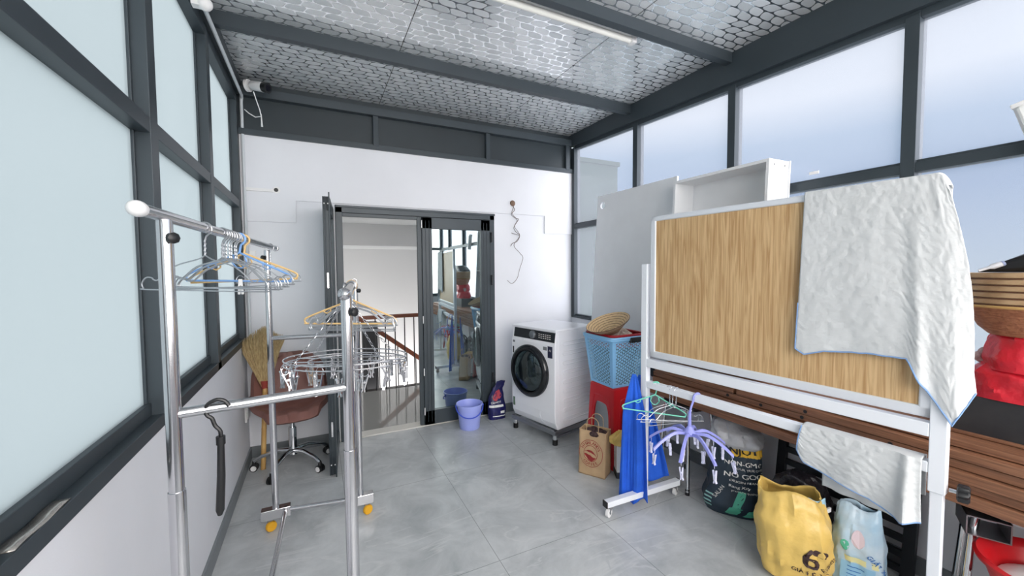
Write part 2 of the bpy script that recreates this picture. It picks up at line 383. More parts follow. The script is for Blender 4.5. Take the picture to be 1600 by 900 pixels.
# left window wall
lp = [YF, -1.05, -.1, .9, 1.85, 2.75, 3.67]
wn = 1
for i in range(len(lp)):
    y0 = lp[i]; y1 = lp[i+1] if i+1 < len(lp) else D
    b = MB(); b.box((LX-.07, y0, .94), (LX+.005, y0+(.075 if i < 6 else .09), 2.86))
    if i < 6:
        b.box((LX-.07, y0, .94), (LX+.005, y1, .985)); b.box((LX-.07, y0, .985), (LX-.03, y1, 1.03))
        b.box((LX-.07, y0, 1.995), (LX+.003, y1, 2.05))
        b.box((LX-.055, y0, 2.05), (LX-.012, y1, 2.068)); b.box((LX-.07, y0, 2.80), (LX+.003, y1, 2.87))
        b.box((LX-.06, y0+.075, 1.03), (LX-.038, y0+.09, 2.8)); b.box((LX-.06, y1-.015, 1.03), (LX-.038, y1, 2.8))
    fr = st(b.build('window_%d' % wn, ALU, bevel=.002)); wn += 1
    if i < 6: MB().box((LX-.055, y0+.07, 1.02), (LX-.047, y1+.005, 2.81)).build('pane', FROSTL, fr)
st(MB().box((LX-.07, YF, 2.865), (LX+.03, D, 3.0)).build('trim_11', ALU))
# pale pvc sleeve running along the top of the glazing and down the corner
b = MB().tube([(LX+.038, YF, 2.853), (LX+.038, 3.70, 2.853)], .011, 8); b.tube([(LX+.03, 3.74, 2.86), (LX+.03, 3.74, .96)], .011, 8)
b.tube([(LX+.038, 3.70, 2.853), (LX+.034, 3.735, 2.845), (LX+.03, 3.74, 2.82)], .011, 8)
tag(b.build('cable_conduit', PVC), 'pale grey cable conduit along the top of the left windows and down the corner', 'conduit')
# back wall with the door opening
OX0, OX1, OZ = .165, 1.632, 2.06
b = MB(); b.box((LX-.15, D, 0), (OX0, D+.12, 2.57)); b.box((OX1, D, 0), (RX+.1, D+.12, 2.57)); b.box((OX0, D, OZ), (OX1, D+.12, 2.57))
st(b.build('wall_back', PLAST, bevel=.003))
P = [(LX, 2.575), (LX, 1.90), (-.14, 1.90), (-.14, 2.082), (2.237, 2.082), (2.237, 1.893), (RX, 1.893), (RX, 2.575)]
M = Matrix(((1,0,0,0),(0,0,-1,D),(0,1,0,0),(0,0,0,1)))
st(MB().prism(P, 0, .014, M).build('trim_12', PLAST, bevel=.003))
st(MB().box((LX, D-.012, 0), (OX0-.02, D, .09)).build('baseboard_back', SKIRT))
st(MB().box((OX1+.02, D-.012, 0), (RX, D, .09)).build('baseboard_back_right', SKIRT))
# dark fascia above the back wall
b = MB(); b.box((LX, D, 2.6), (RX, D+.06, 3.0)); st(b.build('wall_fascia', ALU2))
b = MB(); b.box((LX, D-.035, 2.57), (RX, D, 2.615)); b.box((LX, D-.06, 2.86), (RX-.04, D, 2.925)); b.box((.478, D-.04, 2.6), (.523, D, 2.87)); b.box((1.55, D-.04, 2.6), (1.592, D, 2.87)); b.box((RX-.1, D-.04, 2.6), (RX-.05, D, 2.87))
st(b.build('trim_13', ALU, bevel=.002))
# right parapet and glazing
st(MB().box((RX, YF, 0), (RX+.15, D+.1, .965)).build('wall_right', PLAST))
st(MB().box((RX-.012, YF, 0), (RX, D, .09)).build('baseboard_right', SKIRT))
def rtop(y): return 2.83-.052*(D-y)
rp = [YF, -.95, -.02, .885, 1.81, 2.735, 3.70]
for i in range(7):
    y0 = rp[i]; y1 = rp[i+1] if i < 6 else D
    b = MB(); wd = .055 if i < 6 else .06
    b.box((RX-.01, y0, .96), (RX+.07, y0+wd, rtop(y0)+.02))
    if i < 6:
        b.box((RX-.01, y0, .96), (RX+.06, y1, .985)); b.box((RX+.01, y0, .985), (RX+.06, y1, 1.0))
        b.box((RX-.008, y0, 1.955), (RX+.06, y1, 2.0)); b.box((RX+.012, y0, 2.0), (RX+.05, y1, 2.016))
        b.add([(RX-.005,y0,rtop(y0)),(RX+.06,y0,rtop(y0)),(RX+.06,y1,rtop(y1)),(RX-.005,y1,rtop(y1)),
               (RX-.005,y0,rtop(y0)+.04),(RX+.06,y0,rtop(y0)+.04),(RX+.06,y1,rtop(y1)+.04),(RX-.005,y1,rtop(y1)+.04)],
              [(3,2,1,0),(4,5,6,7),(0,1,5,4),(1,2,6,5),(2,3,7,6),(3,0,4,7)])
    fr = st(b.build('window_%d' % wn, ALU, bevel=.002)); wn += 1
    if i < 6:
        MB().add([(RX+.03,y0+.04,.98),(RX+.038,y0+.04,.98),(RX+.038,y1+.01,.98),(RX+.03,y1+.01,.98),
            (RX+.03,y0+.04,rtop(y0)+.01),(RX+.038,y0+.04,rtop(y0)+.01),(RX+.038,y1+.01,rtop(y1)+.01),(RX+.03,y1+.01,rtop(y1)+.01)],
            [(3,2,1,0),(4,5,6,7),(0,1,5,4),(1,2,6,5),(2,3,7,6),(3,0,4,7)]).build('pane', FROSTR, fr)
b = MB(); b.add([(RX-.035,YF,rtop(YF)+.035),(RX+.09,YF,rtop(YF)+.035),(RX+.09,D,rtop(D)+.035),(RX-.035,D,rtop(D)+.035),
   (RX-.035,YF,3.0),(RX+.09,YF,3.0),(RX+.09,D,3.0),(RX-.035,D,3.0)],
   [(3,2,1,0),(4,5,6,7),(0,1,5,4),(1,2,6,5),(2,3,7,6),(3,0,4,7)]); st(b.build('trim_14', ALU))
# neighbour's roof wall seen through the first right pane
b = MB(); b.box((3.2, 4.62, -1), (4.0, 9.0, 3.04)); b.box((3.18, 4.60, 3.0), (4.03, 9.05, 3.06))
nm = mat('weathered_green_grey_render', (34, 50, 42), .9, var=.2, vscale=1.5)
tag(b.build('neighbour_building', nm), 'blurred grey-green building seen through the last frosted pane of the right wall', 'building')
# front end of the room: only corner posts, the side behind the camera is left open to light the room
b = MB()
for x in (LX-.1, .5, 1.55, RX): b.box((x, YF-.07, 0), (x+.07, YF, 2.95))
b.box((LX-.1, YF-.07, .9), (RX, YF, .97)); b.box((LX-.1, YF-.07, 1.97), (RX, YF, 2.03))
st(b.build('trim_15', ALU)); st(MB().box((LX-.15, YF-.1, 0), (RX+.15, YF-.07, .93)).build('wall_front', PLAST))
# --- landing beyond the door
IY = 6.9
st(MB().box((-.9, D+.12, -.2), (2.6, 5.25, -.005)).build('floor_landing', mat('glossy_landing_tile', (150, 150, 148), .03, spec=1.0)))
b = MB(); b.box((-.9, IY, -2.5), (2.6, IY+.1, 3.0)); st(b.build('wall_landing', PLAST2))
b = MB(); b.box((-1.0, D+.12, -2.5), (-.9, IY, 3.0)); st(b.build('wall_landing_left', PLAST2))
b = MB(); b.box((2.55, D+.12, -2.5), (2.6, IY, 3.0)); st(b.build('wall_landing_right', PLAST2))
b = MB(); b.box((-1, D+.12, 2.17), (2.6, IY, 2.3)); st(b.build('ceiling_landing', PLAST2))
b = MB(); b.box((-1, 6.0, 1.86), (2.55, IY, 2.17)); st(b.build('trim_16', PLAST2))
st(MB().box((-.9, 5.2, -.22), (2.55, 5.28, .0)).build('trim_17', mat('dark_landing_edge', (60, 56, 54), .4)))
il = bpy.data.lights.new('landing_fill_light', 'AREA'); io = bpy.data.objects.new('landing_fill_light', il); col.objects.link(io)
il.shape = 'DISK'; il.size = .35; il.energy = 9; il.color = (1, .98, .96); io.location = (2.25, 4.6, 2.15)  # unseen fill light added to brighten the landing, no fixture
b = MB(); b.box((OX0-.03, D-.004, -.002), (OX1+.03, D+.12, .012)); st(b.build('trim_18', mat('pale_stone_threshold', (205, 204, 198), .35)))
# railing beyond
rr = root('stair_railing', (.6, 5.2, 0), 0, 'black baluster railing with brown wooden handrail beyond the open door', 'railing')
MB().box((-.3, 5.17, .90), (2.2, 5.23, .945)).build('handrail', HANDR, rr, bevel=.008)
for k in range(20):
    x = -.2+k*.12; MB().cyl((x, 5.2, -.005), (x, 5.2, .905), .007, 8).build('baluster', BLACKM, rr)
rr = root('descending_stair_railing', (.7, 5.75, 0), 0, 'second railing with slanting brown handrail going down the stairs beyond the landing', 'railing')
p0, p1 = ay(545, 487, 5.75), ay(690, 582, 5.75)
MB().bar(p0, p1, .05, .06).build('handrail', HANDR, rr)
for k in range(11):
    t = k/10; q = p0.lerp(p1, t); MB().cyl((q.x, q.y, -1.4), (q.x, q.y, q.z), .008, 6).build('baluster', BLACKM, rr)
pa_, pb_ = ay(566, 505, 5.6), ay(590, 505, 5.6); b = MB().box((pa_.x, 5.6, -1.0), (pb_.x, 5.75, pa_.z))
st(b.build('trim_19', BLACKM))
# --- door frame, fixed/closed leaf and the open leaf
b = MB(); y0, y1 = D-.022, D+.05
b.box((OX0-.01, y0, 0), (OX0+.045, y1, OZ+.005)); b.box((OX1-.045, y0, 0), (OX1+.005, y1, OZ+.005)); b.box((OX0-.01, y0, OZ-.055), (OX1+.005, y1, OZ+.005))
b.box((OX0+.045, D-.005, OZ-.085), (OX1-.045, D+.03, OZ-.05))
b.box((OX0-.012, y0-.006, OZ-.012), (OX1+.012, y0, OZ+.008))
dfm = st(b.build('door_1', ALU, bevel=.003))
L0, L1 = .895, OX1-.05
b = MB(); b.box((L0, D-.03, .02), (L0+.095, D+.025, OZ-.06)); b.box((L1-.095, D-.03, .02), (L1, D+.025, OZ-.06)); b.box((L0, D-.03, .02), (L1, D+.025, .155)); b.box((L0, D-.03, OZ-.165), (L1, D+.025, OZ-.06))
b.box((L0-.04, D-.01, .02), (L0, D+.02, OZ-.06))
for s in (.03, .065): b.box((L0+s, D-.034, .05), (L0+s+.004, D-.029, OZ-.09)); b.box((L1-s-.004, D-.034, .05), (L1-s, D-.029, OZ-.09))
leaf = st(b.build('door_2', ALU, bevel=.003))
MB().box((L0+.09, D-.006, .15), (L1-.09, D+.002, OZ-.16)).build('glass', DOORGL, leaf)
for z in (.35, 1.35, 1.78): MB().cyl((L1+.018, D-.038, z), (L1+.018, D-.038, z+.1), .011).build('hinge', BLACKM, leaf)
for z in (.12, .5, 1.0, 1.9): MB().box((L0-.006, D-.034, z), (L0+.002, D-.028, z+.07)).build('latch_plate', WHITEP, leaf)
# open leaf, turned into the room
hp, fp = Vector((.118, D-.03, 0)), Vector((.072, 3.13, 0)); dd = (fp-hp).normalized(); W_ = (fp-hp).length
M = Matrix((dd, Vector((dd.y, -dd.x, 0)), Vector((0,0,1)))).transposed().to_4x4(); M.translation = hp
b = MB(); T = .024
b.box((0, -T, .015), (.09, T, OZ-.03), M); b.box((W_-.09, -T, .015), (W_, T, OZ-.03), M); b.box((0, -T, .015), (W_, T, .15), M); b.box((0, -T, OZ-.13), (W_, T, OZ-.03), M)
b.box((W_-.004, -T, .0), (W_+.014, -T+.008, OZ+.0), M); b.box((W_-.004, T-.02, .015), (W_+.007, T-.014, OZ-.03), M); b.box((W_-.004, T-.006, .015), (W_+.007, T, OZ-.03), M)
lf = st(b.build('door_3', ALU, bevel=.002))
MB().box((.08, -.004, .14), (W_-.08, .004, OZ-.12), M).build('glass', DOORGL, lf)
for z in (.30, 1.38): MB().box((W_, -.006, z), (W_+.012, .006, z+.11), M).build('lock_plate', STEEL, lf)
for z in (.09, 1.98):
    for s in (-.012, .012): MB().ball(M @ Vector((W_+.004, s, z)), .005, 6).build('screw', WHITEP, lf)

# ================= WALL AND CEILING ITEMS =================
r = root('ceiling_tube_light', (1.2, 1.95, 2.95), 0, 'white fluorescent batten light fixed on the ceiling beside the second rafter', 'light')
zc = ceil_z(1.95)
MB().box((.60, 1.925, zc-.035), (1.80, 1.965, zc)).build('housing', WHITEP, r, bevel=.006)
MB().tube([(.62, 1.945, zc-.05), (1.78, 1.945, zc-.05)], .018, 12).build('tube', mat('pale_tube_glass', (238, 238, 232), .3), r)
for x in (.585, 1.775): MB().box((x, 1.92, zc-.07), (x+.04, 1.97, zc)).build('end_cap', WHITEP, r, bevel=.008)
# second batten on the right wall glass, at the frame edge
r = root('wall_tube_light', (2.57, .56, 2.2), 0, 'white tube light end on the right window wall at the edge of the picture', 'light')
b = MB(); p = ax(1597, 160, 2.57); q = ax(1640, 260, 2.57); b.bar(p, q, .05, .045, (1,0,0)); b.build('housing', WHITEP, r, bevel=.008)
dv = (q-p).normalized()
MB().bar(p+dv*.02-Vector((.025,0,0)), q-Vector((.025,0,0)), .032, .03, (1,0,0)).build('diffuser', mat('pale_tube_cover', (238, 240, 238), .3), r, bevel=.01)
MB().bar(p-Vector((0,0,0)), p+dv*.02, .056, .055, (1,0,0)).build('end_cap', WHITEP, r, bevel=.004)
# security camera
c = ay(392, 133, 3.62)
r = root('security_camera', c, 0, 'white bullet security camera with dangling cable in the upper left corner', 'camera')
n_ = Vector((.75, -.55, -.22)).normalized()
MB().cyl(c+Vector((-.03,.02,0)), c+Vector((-.012,.012,0)), .045, 20).build('mount', WHITEP, r)
MB().tube([c+Vector((-.02,.02,0)), c+n_*.02], .016, 10).build('neck', WHITEP, r)
MB().tube([c, c+n_*.015, c+n_*.11], [.022, .034, .036], 20).build('body', WHITEP, r)
MB().tube([c+n_*.105, c+n_*.15], [.035, .037], 20).build('lens_hood', BLACKP, r)
MB().tube([c+n_*.149, c+n_*.156], [.024, .022], 16).build('lens', mat('lens_glass', (20, 20, 30), .1), r)
pts = [ay(396, 143, 3.6), ay(401, 158, 3.62), ay(406, 172, 3.64), ay(408, 182, 3.66), ay(399, 183, 3.68), ay(389, 177, 3.70), ay(382, 171, 3.71)]
MB().tube(pts, .004, 6).build('cable', WHITEP, r)
MB().tube([ay(408, 178, 3.65), ay(409, 190, 3.65), ay(409.5, 198, 3.65)], [.0035, .005, .0075], 8).build('plug', WHITEP, r)
# small dome on the left beam
r = root('ceiling_dome', ax(320, 6, -.44), 0, 'small white round fitting at the top of the left window wall', 'fitting')
q = ax(320, 6, -.44); MB().ball(q, .032, 8).build('dome', WHITEP, r); MB().box(q+Vector((-.05,-.02,-.02)), q+Vector((-.02,.02,.02))).build('base', WHITEP, r)
# exposed conduit stub, wires, switch plate, socket
r = root('wall_trunking', (-.36, D-.02, 2.15), 0, 'short white cable trunking ending at an open hole in the back wall', 'trunking')
MB().box((-.50, D-.028, 2.138), (-.295, D-.013, 2.162)).build('duct', WHITEP, r, bevel=.002)
MB().cyl((-.272, D-.0148, 2.158), (-.272, D-.017, 2.158), .026, 16).build('rim', WHITEP, r); MB().cyl((-.276, D-.017, 2.158), (-.276, D-.0185, 2.158), .016, 12).build('hole', BLACKP, r)
r = root('wall_switch', (-.44, D-.005, 1.6), 0, 'small white switch plate on the back wall behind the hangers', 'switch')
MB().box((-.475, D-.012, 1.55), (-.43, D, 1.67)).build('plate', WHITEP, r, bevel=.003); MB().box((-.462, D-.018, 1.58), (-.443, D-.012, 1.64)).build('rocker', WHITEP, r)
q0 = ax(386, 640, LX+.001)
r = root('wall_socket_cover', (LX, q0.y, .42), 0, 'white plastic cover on the left wall beside the chair', 'socket')
MB().box((LX, q0.y-.11, q0.z-.07), (LX+.014, q0.y+.04, q0.z+.07)).build('plate', WHITEP, r, bevel=.003); MB().box((LX+.014, q0.y-.09, q0.z-.05), (LX+.018, q0.y+.02, q0.z+.05)).build('cover', WHITEP, r)
cc = Vector((1.849, D-.014, 2.192))
r = root('hanging_wires', cc, 0, 'brown electric wires dangling from a round rose on the back wall above the washing machine', 'wires')
MB().lathe([(.0001, 0), (.028, 0), (.03, .006), (.022, .014), (.0001, .016)], n=20, M=Matrix.Translation(cc) @ Matrix.Rotation(PI/2, 4, 'X')).build('rose', mat('tarnished_rose', (120, 96, 80), .5, .3), r)
wm_ = mat('brown_wire', (96, 78, 66), .5)
def cat(pts, n=6):
    pts = [Vector(p) for p in pts]; out = []
    for i in range(len(pts)-1):
        p0 = pts[max(i-1, 0)]; p1 = pts[i]; p2 = pts[i+1]; p3 = pts[min(i+2, len(pts)-1)]
        for k in range(n):
            t = k/n; out.append(.5*((2*p1)+(p2-p0)*t+(2*p0-5*p1+4*p2-p3)*t*t+(3*p1-p0-3*p2+p3)*t**3))
    out.append(pts[-1]); return out
def wl(px, dy=.02): return cat([ay(x, y, D-dy) for x, y in px])
MB().tube(wl([(800,320),(804,328),(799,335),(806,341),(810,343),(803,355),(806,362),(812,368),(808,377),(801,380),(798,385)]), .0028, 6).build('wire', wm_, r)
MB().tube(wl([(803,322),(800,333),(808,344),(804,354),(812,368),(803,383),(812,395),(817,403),(812,420),(808,435),(800,443),(793,438)], .03), .0022, 6).build('wire', wm_, r)
MB().tube(wl([(812,368),(806,366),(799,364)], .026), .0024, 6).build('wire', wm_, r)

# ================= CLOTHES RACK =================
Z1, Z2 = 1.634, 1.438
A0, A1 = Vector((-.333, 1.10, Z1)), Vector((-.21, 2.668, Z1))
B0, B1 = Vector((.066, 1.17, Z2)), Vector((.206, 2.62, Z2))
N1, F1 = Vector((-.313, 1.185, 0)), Vector((-.250, 2.64, 0))
N2, F2 = Vector((.074, 1.235, 0)), Vector((.205, 2.56, 0))
r = root('clothes_rack', (-.05, 1.9, 0), 0, 'stainless steel two-rail rolling clothes rack in the left foreground', 'clothes rack')
def rail(P0, P1, R_):
    MB().tube([P0, P1], R_, 16).build('top_rail', STEEL, r)
    for p, s in ((P0, -1), (P1, 1)):
        d = (P1-P0).normalized()*s
        MB().tube([p-d*.012, p, p+d*.012, p+d*.022, p+d*.026], [R_+.001, R_+.003, R_+.002, R_-.004, .002], 14).build('end_cap', WHITEP if s < 0 and P0.z > 1.5 else STEEL, r)
rail(A0, A1, .0145); rail(B0, B1, .0145)
for N_, zt in ((N1, Z1), (F1, Z1), (N2, Z2), (F2, Z2)):
    b = MB(); b.tube([(N_.x, N_.y, .095), (N_.x, N_.y, .98)], .0175, 16); b.tube([(N_.x, N_.y, .97), (N_.x, N_.y, zt-.012)], .0155, 16); b.build('post', STEEL, r)
    k = Vector((N_.x, N_.y, zt-.055)); side = Vector((.7, -.7, 0)).normalized() if N_ is not F1 else Vector((-.7, -.7, 0)).normalized()
    MB().tube([k+side*.012, k+side*.022], .005, 8).build('screw', STEEL, r)
    kb = MB(); kb.tube([k+side*.018, k+side*.021, k+side*.032, k+side*.035], [.008, .0125, .013, .009], 8); kb.build('knob', BLACKP, r)
    MB().box((N_.x-.075, N_.y-.025, .07), (N_.x+.075, N_.y+.025, .128)).build('bracket', STEEL, r, bevel=.002)
    for cx in ((-.03,) if N_.x < -.1 else (.035,)):
        cp = Vector((N_.x+cx, N_.y, 0))
        MB().box((cp.x-.014, cp.y-.014, .045), (cp.x+.014, cp.y+.014, .075)).build('caster_fork', STEEL2, r, bevel=.003)
        wb = MB(); wb.lathe([(.004, -.012), (.026, -.012), (.029, -.006), (.029, .006), (.026, .012), (.004, .012)], n=20, M=Matrix.Translation((cp.x+.005, cp.y-.012, .0295)) @ Matrix.Rotation(PI/2, 4, 'X') @ Matrix.Rotation(.5, 4, 'Y'))
        wb.build('wheel', YELW, r)
MB().tube([N1+Vector((0,0,1.165)), N2+Vector((0,0,1.165))], .0125, 14).build('crossbar', STEEL, r)
MB().tube([F1+Vector((0,0,1.12)), F2+Vector((0,0,1.12))], .0125, 14).build('crossbar', STEEL, r)
MB().tube([F1+Vector((0,0,.105)), F2+Vector((0,0,.105))], .0125, 14).build('crossbar', STEEL, r)
MB().tube([N1+Vector((0,0,.105)), N2+Vector((0,0,.105))], .0125, 14).build('crossbar', STEEL, r)
MB().tube([(-.20, 2.64, .105), (-.255, 1.19, .105)], .0125, 14).build('bottom_rail', STEEL, r)
MB().ball((-.20, 2.63, .112), .018, 8).build('joint', BLACKP, r)

# ---- hangers (local frame: hook point at the origin, hanger in the XZ plane)
def arc(cx, cz, rad, a0, a1, n=10): return [Vector((cx+rad*math.cos(a0+(a1-a0)*i/n), 0, cz+rad*math.sin(a0+(a1-a0)*i/n))) for i in range(n+1)]
def wire_hanger(width=.375, hook=.021, drop=.10, h=.108, rr_=.0021, m=WIRE, label=None, cat_='clothes hanger'):
    o = root('wire_hanger', (0,0,0), 0, label, cat_)
    hk = arc(0, -hook+.0, hook, PI*.95, -.35, 14)+[Vector((.004, 0, -hook*2.0)), Vector((0, 0, -drop*.55)), Vector((0, 0, -drop))]
    MB().tube(hk, rr_*1.15, 6).build('hook', m, o, local=True)
    tw = [Vector((math.cos(i*1.6)*.0025, math.sin(i*1.6)*.0025, -drop*.5-drop*.5*i/14)) for i in range(15)]
    MB().tube(tw, rr_, 6).build('twist', m, o, local=True)
    W = width/2; z0 = -drop
    left = [Vector((0,0,z0)), Vector((-.02,0,z0-.012)), Vector((-.09,0,z0-.035)), Vector((-W+.05,0,z0-h+.032)), Vector((-W+.035,0,z0-h+.03)), Vector((-W+.028,0,z0-h+.036)), Vector((-W+.012,0,z0-h+.036)), Vector((-W,0,z0-h+.02)), Vector((-W+.004,0,z0-h+.004)), Vector((-W+.025,0,z0-h))]
    right = [Vector((-v.x, 0, v.z)) for v in reversed(left)]
    MB().tube(cat(left+right[:-1], 4)+[Vector((0,0,z0))], rr_, 6).build('frame', m, o, local=True)
    return o
def plastic_hanger(m, label, width=.38, drop=.075):
    o = root('plastic_hanger', (0,0,0), 0, label, 'clothes hanger')
    MB().tube(arc(0, -.022, .022, PI*.95, -.4, 12)+[Vector((.006,0,-.045)), Vector((0,0,-drop))], .0042, 8).build('hook', m, o, local=True)
    W = width/2; z = -drop
    L_ = [(0,0,z), (-.03,0,z-.015), (-W+.03,0,z-.075), (-W,0,z-.095), (-W+.008,0,z-.11), (-W+.03,0,z-.112)]
    pts = [Vector(p) for p in L_]; pts = pts+[Vector((-p.x,0,p.z)) for p in reversed(pts)][:-1]
    MB().tube(cat(pts, 3)+[Vector((0,0,z))], .004, 8).build('frame', m, o, local=True)
    for s in (-1, 1):
        MB().tube([(s*W*.45,0,z-.04), (s*W*.45,0,z-.055), (s*(W*.45+.015),0,z-.065), (s*(W*.45+.035),0,z-.055)], .003, 6).build('strap_hook', m, o, local=True)
    MB().tube([(s_*.02, 0, zz) for s_, zz in ((-1, z-.016), (-1.3, z-.04), (-.5, z-.06), (.5, z-.06), (1.3, z-.04), (1, z-.016))], .003, 6).build('inner_loop', m, o, local=True)
    return o
def place(o, p, rz, tilt=0, lab=None, grp=None):
    o.location = p; o.rotation_euler = (0, tilt, rz)
    if lab: o['label'] = lab
    if grp: o['group'] = grp
    return o
rnd = random.Random(5)
def on_bar(P0, P1, px, R_=.0145):
    best = None
    for i in range(401):
        p = P0.lerp(P1, i/400); d = p-CAM; z = d.dot(FW); x = 800+F*d.dot(RT)/z
        if best is None or abs(x-px) < best[0]: best = (abs(x-px), p)
    return best[1]+Vector((0, 0, R_+.003))
wh = wire_hanger()
place(wh, on_bar(A0, A1, 320), -.42, .03, 'silver wire hanger hanging alone nearest the front end of the taller rail')
for i, px in enumerate((347, 350.5, 354, 357.5, 361, 364.5, 368)):
    c = copy_tree(wh); place(c, on_bar(A0, A1, px), -.50+.06*i+rnd.uniform(-.05, .05), rnd.uniform(-.05, .05), 'silver wire hanger in the tight bunch on the taller rail, '+['the one nearest the camera','second from the camera','third from the camera','the middle one','third from its far end','second from its far end','next to the blue hanger'][i], 'wire hangers bunched on the taller rail')
c = copy_tree(wh); place(c, on_bar(A0, A1, 422), .75, 0, 'thin silver wire hanger at the far end of the taller rail, turned aside')
ph = plastic_hanger(SKYP, 'sky blue plastic hanger on the taller rail behind the bunch of wire hangers'); place(ph, on_bar(A0, A1, 374), -.3, .02)
ph = plastic_hanger(BEIGE, 'beige plastic hanger on the taller rail next to the sky blue one'); place(ph, on_bar(A0, A1, 379.5), -.15, -.03)
# a white peg dangling from the bunch
r = root('clothes_peg', (0,0,0), 0, 'white clothes peg clipped on the hangers of the taller rail', 'peg')
q = ay(376, 448, 1.86)
for s in (-1, 1): MB().bar(q+Vector((s*.006,0,-.03)), q+Vector((s*.002,0,.03)), .007, .009).build('jaw', WHITEP, r, bevel=.002)
MB().ball(q+Vector((.0,0,0)), .006, 6).build('spring', STEEL2, r)
# hangers on the lower rail
for i, t in enumerate((.44, .47, .50, .53, .56, .59, .62)):
    c = copy_tree(wh); place(c, B0.lerp(B1, t)+Vector((0,0,.018)), -.55+.06*i, rnd.uniform(-.04, .04), 'silver wire hanger in the bunch on the lower rail, '+['the one nearest the camera','second from the camera','third from the camera','the middle one','third from its far end','second from its far end','the farthest one'][i], 'wire hangers bunched on the lower rail')
    if i == 6: pass
ph = plastic_hanger(BEIGE, 'pale orange plastic hanger among the wire hangers on the lower rail', .40, .085); place(ph, B0.lerp(B1, .545)+Vector((0,0,.018)), -.3, .03)
#ph = plastic_hanger(mat('amber_plastic', (214, 150, 84), .4), 'amber plastic hanger at the back of the lower rail bunch', .40, .09); place(ph, B0.lerp(B1, .65)+Vector((0,0,.018)), -.25, -.05)

# ---- oval clip dryer
SC = Vector((.10, 1.735, 1.135))
r = root('clip_dryer', SC, -.35, 'oval stainless clip dryer on four chains hanging from the lower rail', 'clip dryer')
def ring_pt(a, s, ax_=.235, by=.165): return Vector((ax_*s*math.cos(a), by*s*math.sin(a), 0))
for s, z in ((1, 0), (1, .018), (.62, .005)):
    MB().tube([ring_pt(2*PI*k/48, s)+Vector((0,0,z)) for k in range(48)], .0028, 6, closed=True).build('ring', STEEL, r, local=True)
MB().tube([(-.235,0,0), (.235,0,0)], .0024, 6).build('brace', STEEL, r, local=True)
for y in (-.06, .06): MB().tube([(-.215,y,.003), (.215,y,.003)], .0024, 6).build('brace', STEEL, r, local=True)
top = Vector((0, 0, Z2-SC.z-.05))
MB().tube([top+Vector((0,0,-.01))]+[top+Vector((.0,.02*math.sin(a), .045-.02*math.cos(a))) for a in (0,.6,1.2,1.8,2.4,3.0,3.6,4.2,4.8)], .0028, 6).build('hook', STEEL, r, local=True)
for a in (.75, PI-.75, PI+.75, -.75):
    e_ = ring_pt(a, 1); b = MB(); n = 17
    for k in range(n):
        c0 = top.lerp(e_, (k+.5)/n); dd = (e_-top).normalized(); sdv = dd.cross(Vector((0,0,1))).normalized(); up_ = dd.cross(sdv)
        w_ = sdv if k % 2 else up_
        b.tube([c0+dd*(.0115*math.cos(t))+w_*(.004*math.sin(t)) for t in [2*PI*j/10 for j in range(10)]], .0011, 5, closed=True)
    b.build('chain', STEEL, r, local=True)
def clip_mesh(m1, sz=1.0, ringd=True):
    b = MB()
    if ringd: b.tube([(.014*math.cos(t)*.9, 0, -.016+.014*math.sin(t)) for t in [2*PI*j/14 for j in range(14)]], .0012, 5, closed=True)
    z = -.030
    for s in (-1, 1):
        b.bar(Vector((s*.011*sz, 0, z)), Vector((s*.003*sz, 0, z-.05*sz)), .010*sz, .004, (1,0,0))
        b.bar(Vector((s*.003*sz, 0, z-.05*sz)), Vector((s*.006*sz, 0, z-.062*sz)), .010*sz, .004, (1,0,0))
        b.tube([(s*.013*sz, -.005, z+.002), (s*.013*sz, .005, z+.002)], .004*sz, 6)
    b.tube([(0, -.006, z-.022*sz), (0, .006, z-.022*sz)], .005*sz, 8); return b
cp = None; rnd = random.Random(3)
places_ = [(2*PI*k/16+.1, 1) for k in range(16)]+[(2*PI*k/6, .62) for k in range(6)]
for a, s in places_:
    if cp is None: cp = clip_mesh(STEEL).build('clip', STEEL, r, local=True); o = cp
    else: o = cp.copy(); col.objects.link(o); o.parent = r
    o.location = ring_pt(a, s)+Vector((0,0,rnd.uniform(-.006,.002))); o.rotation_euler = (rnd.uniform(-.2,.2), rnd.uniform(-.25,.25), rnd.uniform(0, PI))
# ---- black hooked strap on the near crossbar
q = Vector((-.228, 1.19, 1.165))
r = root('folding_hook_hanger', q, 0, 'black hook with long padded handle hanging on the near crossbar of the rack', 'hanger')
hk = [q+Vector((.018*math.sin(a)*1.0-.0, .0, .018*math.cos(a))) for a in (-1.0, -.3, .4)]
pp = [q+Vector((.024*math.cos(a), -.004, .024*math.sin(a)-.002)) for a in (0.2, .9, 1.6, 2.4, 3.1, 3.7, 4.2)]+[q+Vector((-.006,-.004,-.042)), q+Vector((.004,-.004,-.058)), q+Vector((.004,-.004,-.085))]
MB().tube(cat(pp, 3), .0048, 8).build('hook', BLACKP, r)
MB().tube([q+Vector((.004,-.004,-.07)), q+Vector((.004,-.004,-.09))], .010, 10).build('collar', BLACKP, r)
MB().tube([q+Vector((.004,-.004,-.085)), q+Vector((.002,-.004,-.17)), q+Vector((-.003,-.004,-.255)), q+Vector((-.004,-.004,-.268))], [.0075, .009, .0095, .005], 12).build('handle', BLACKP, r)

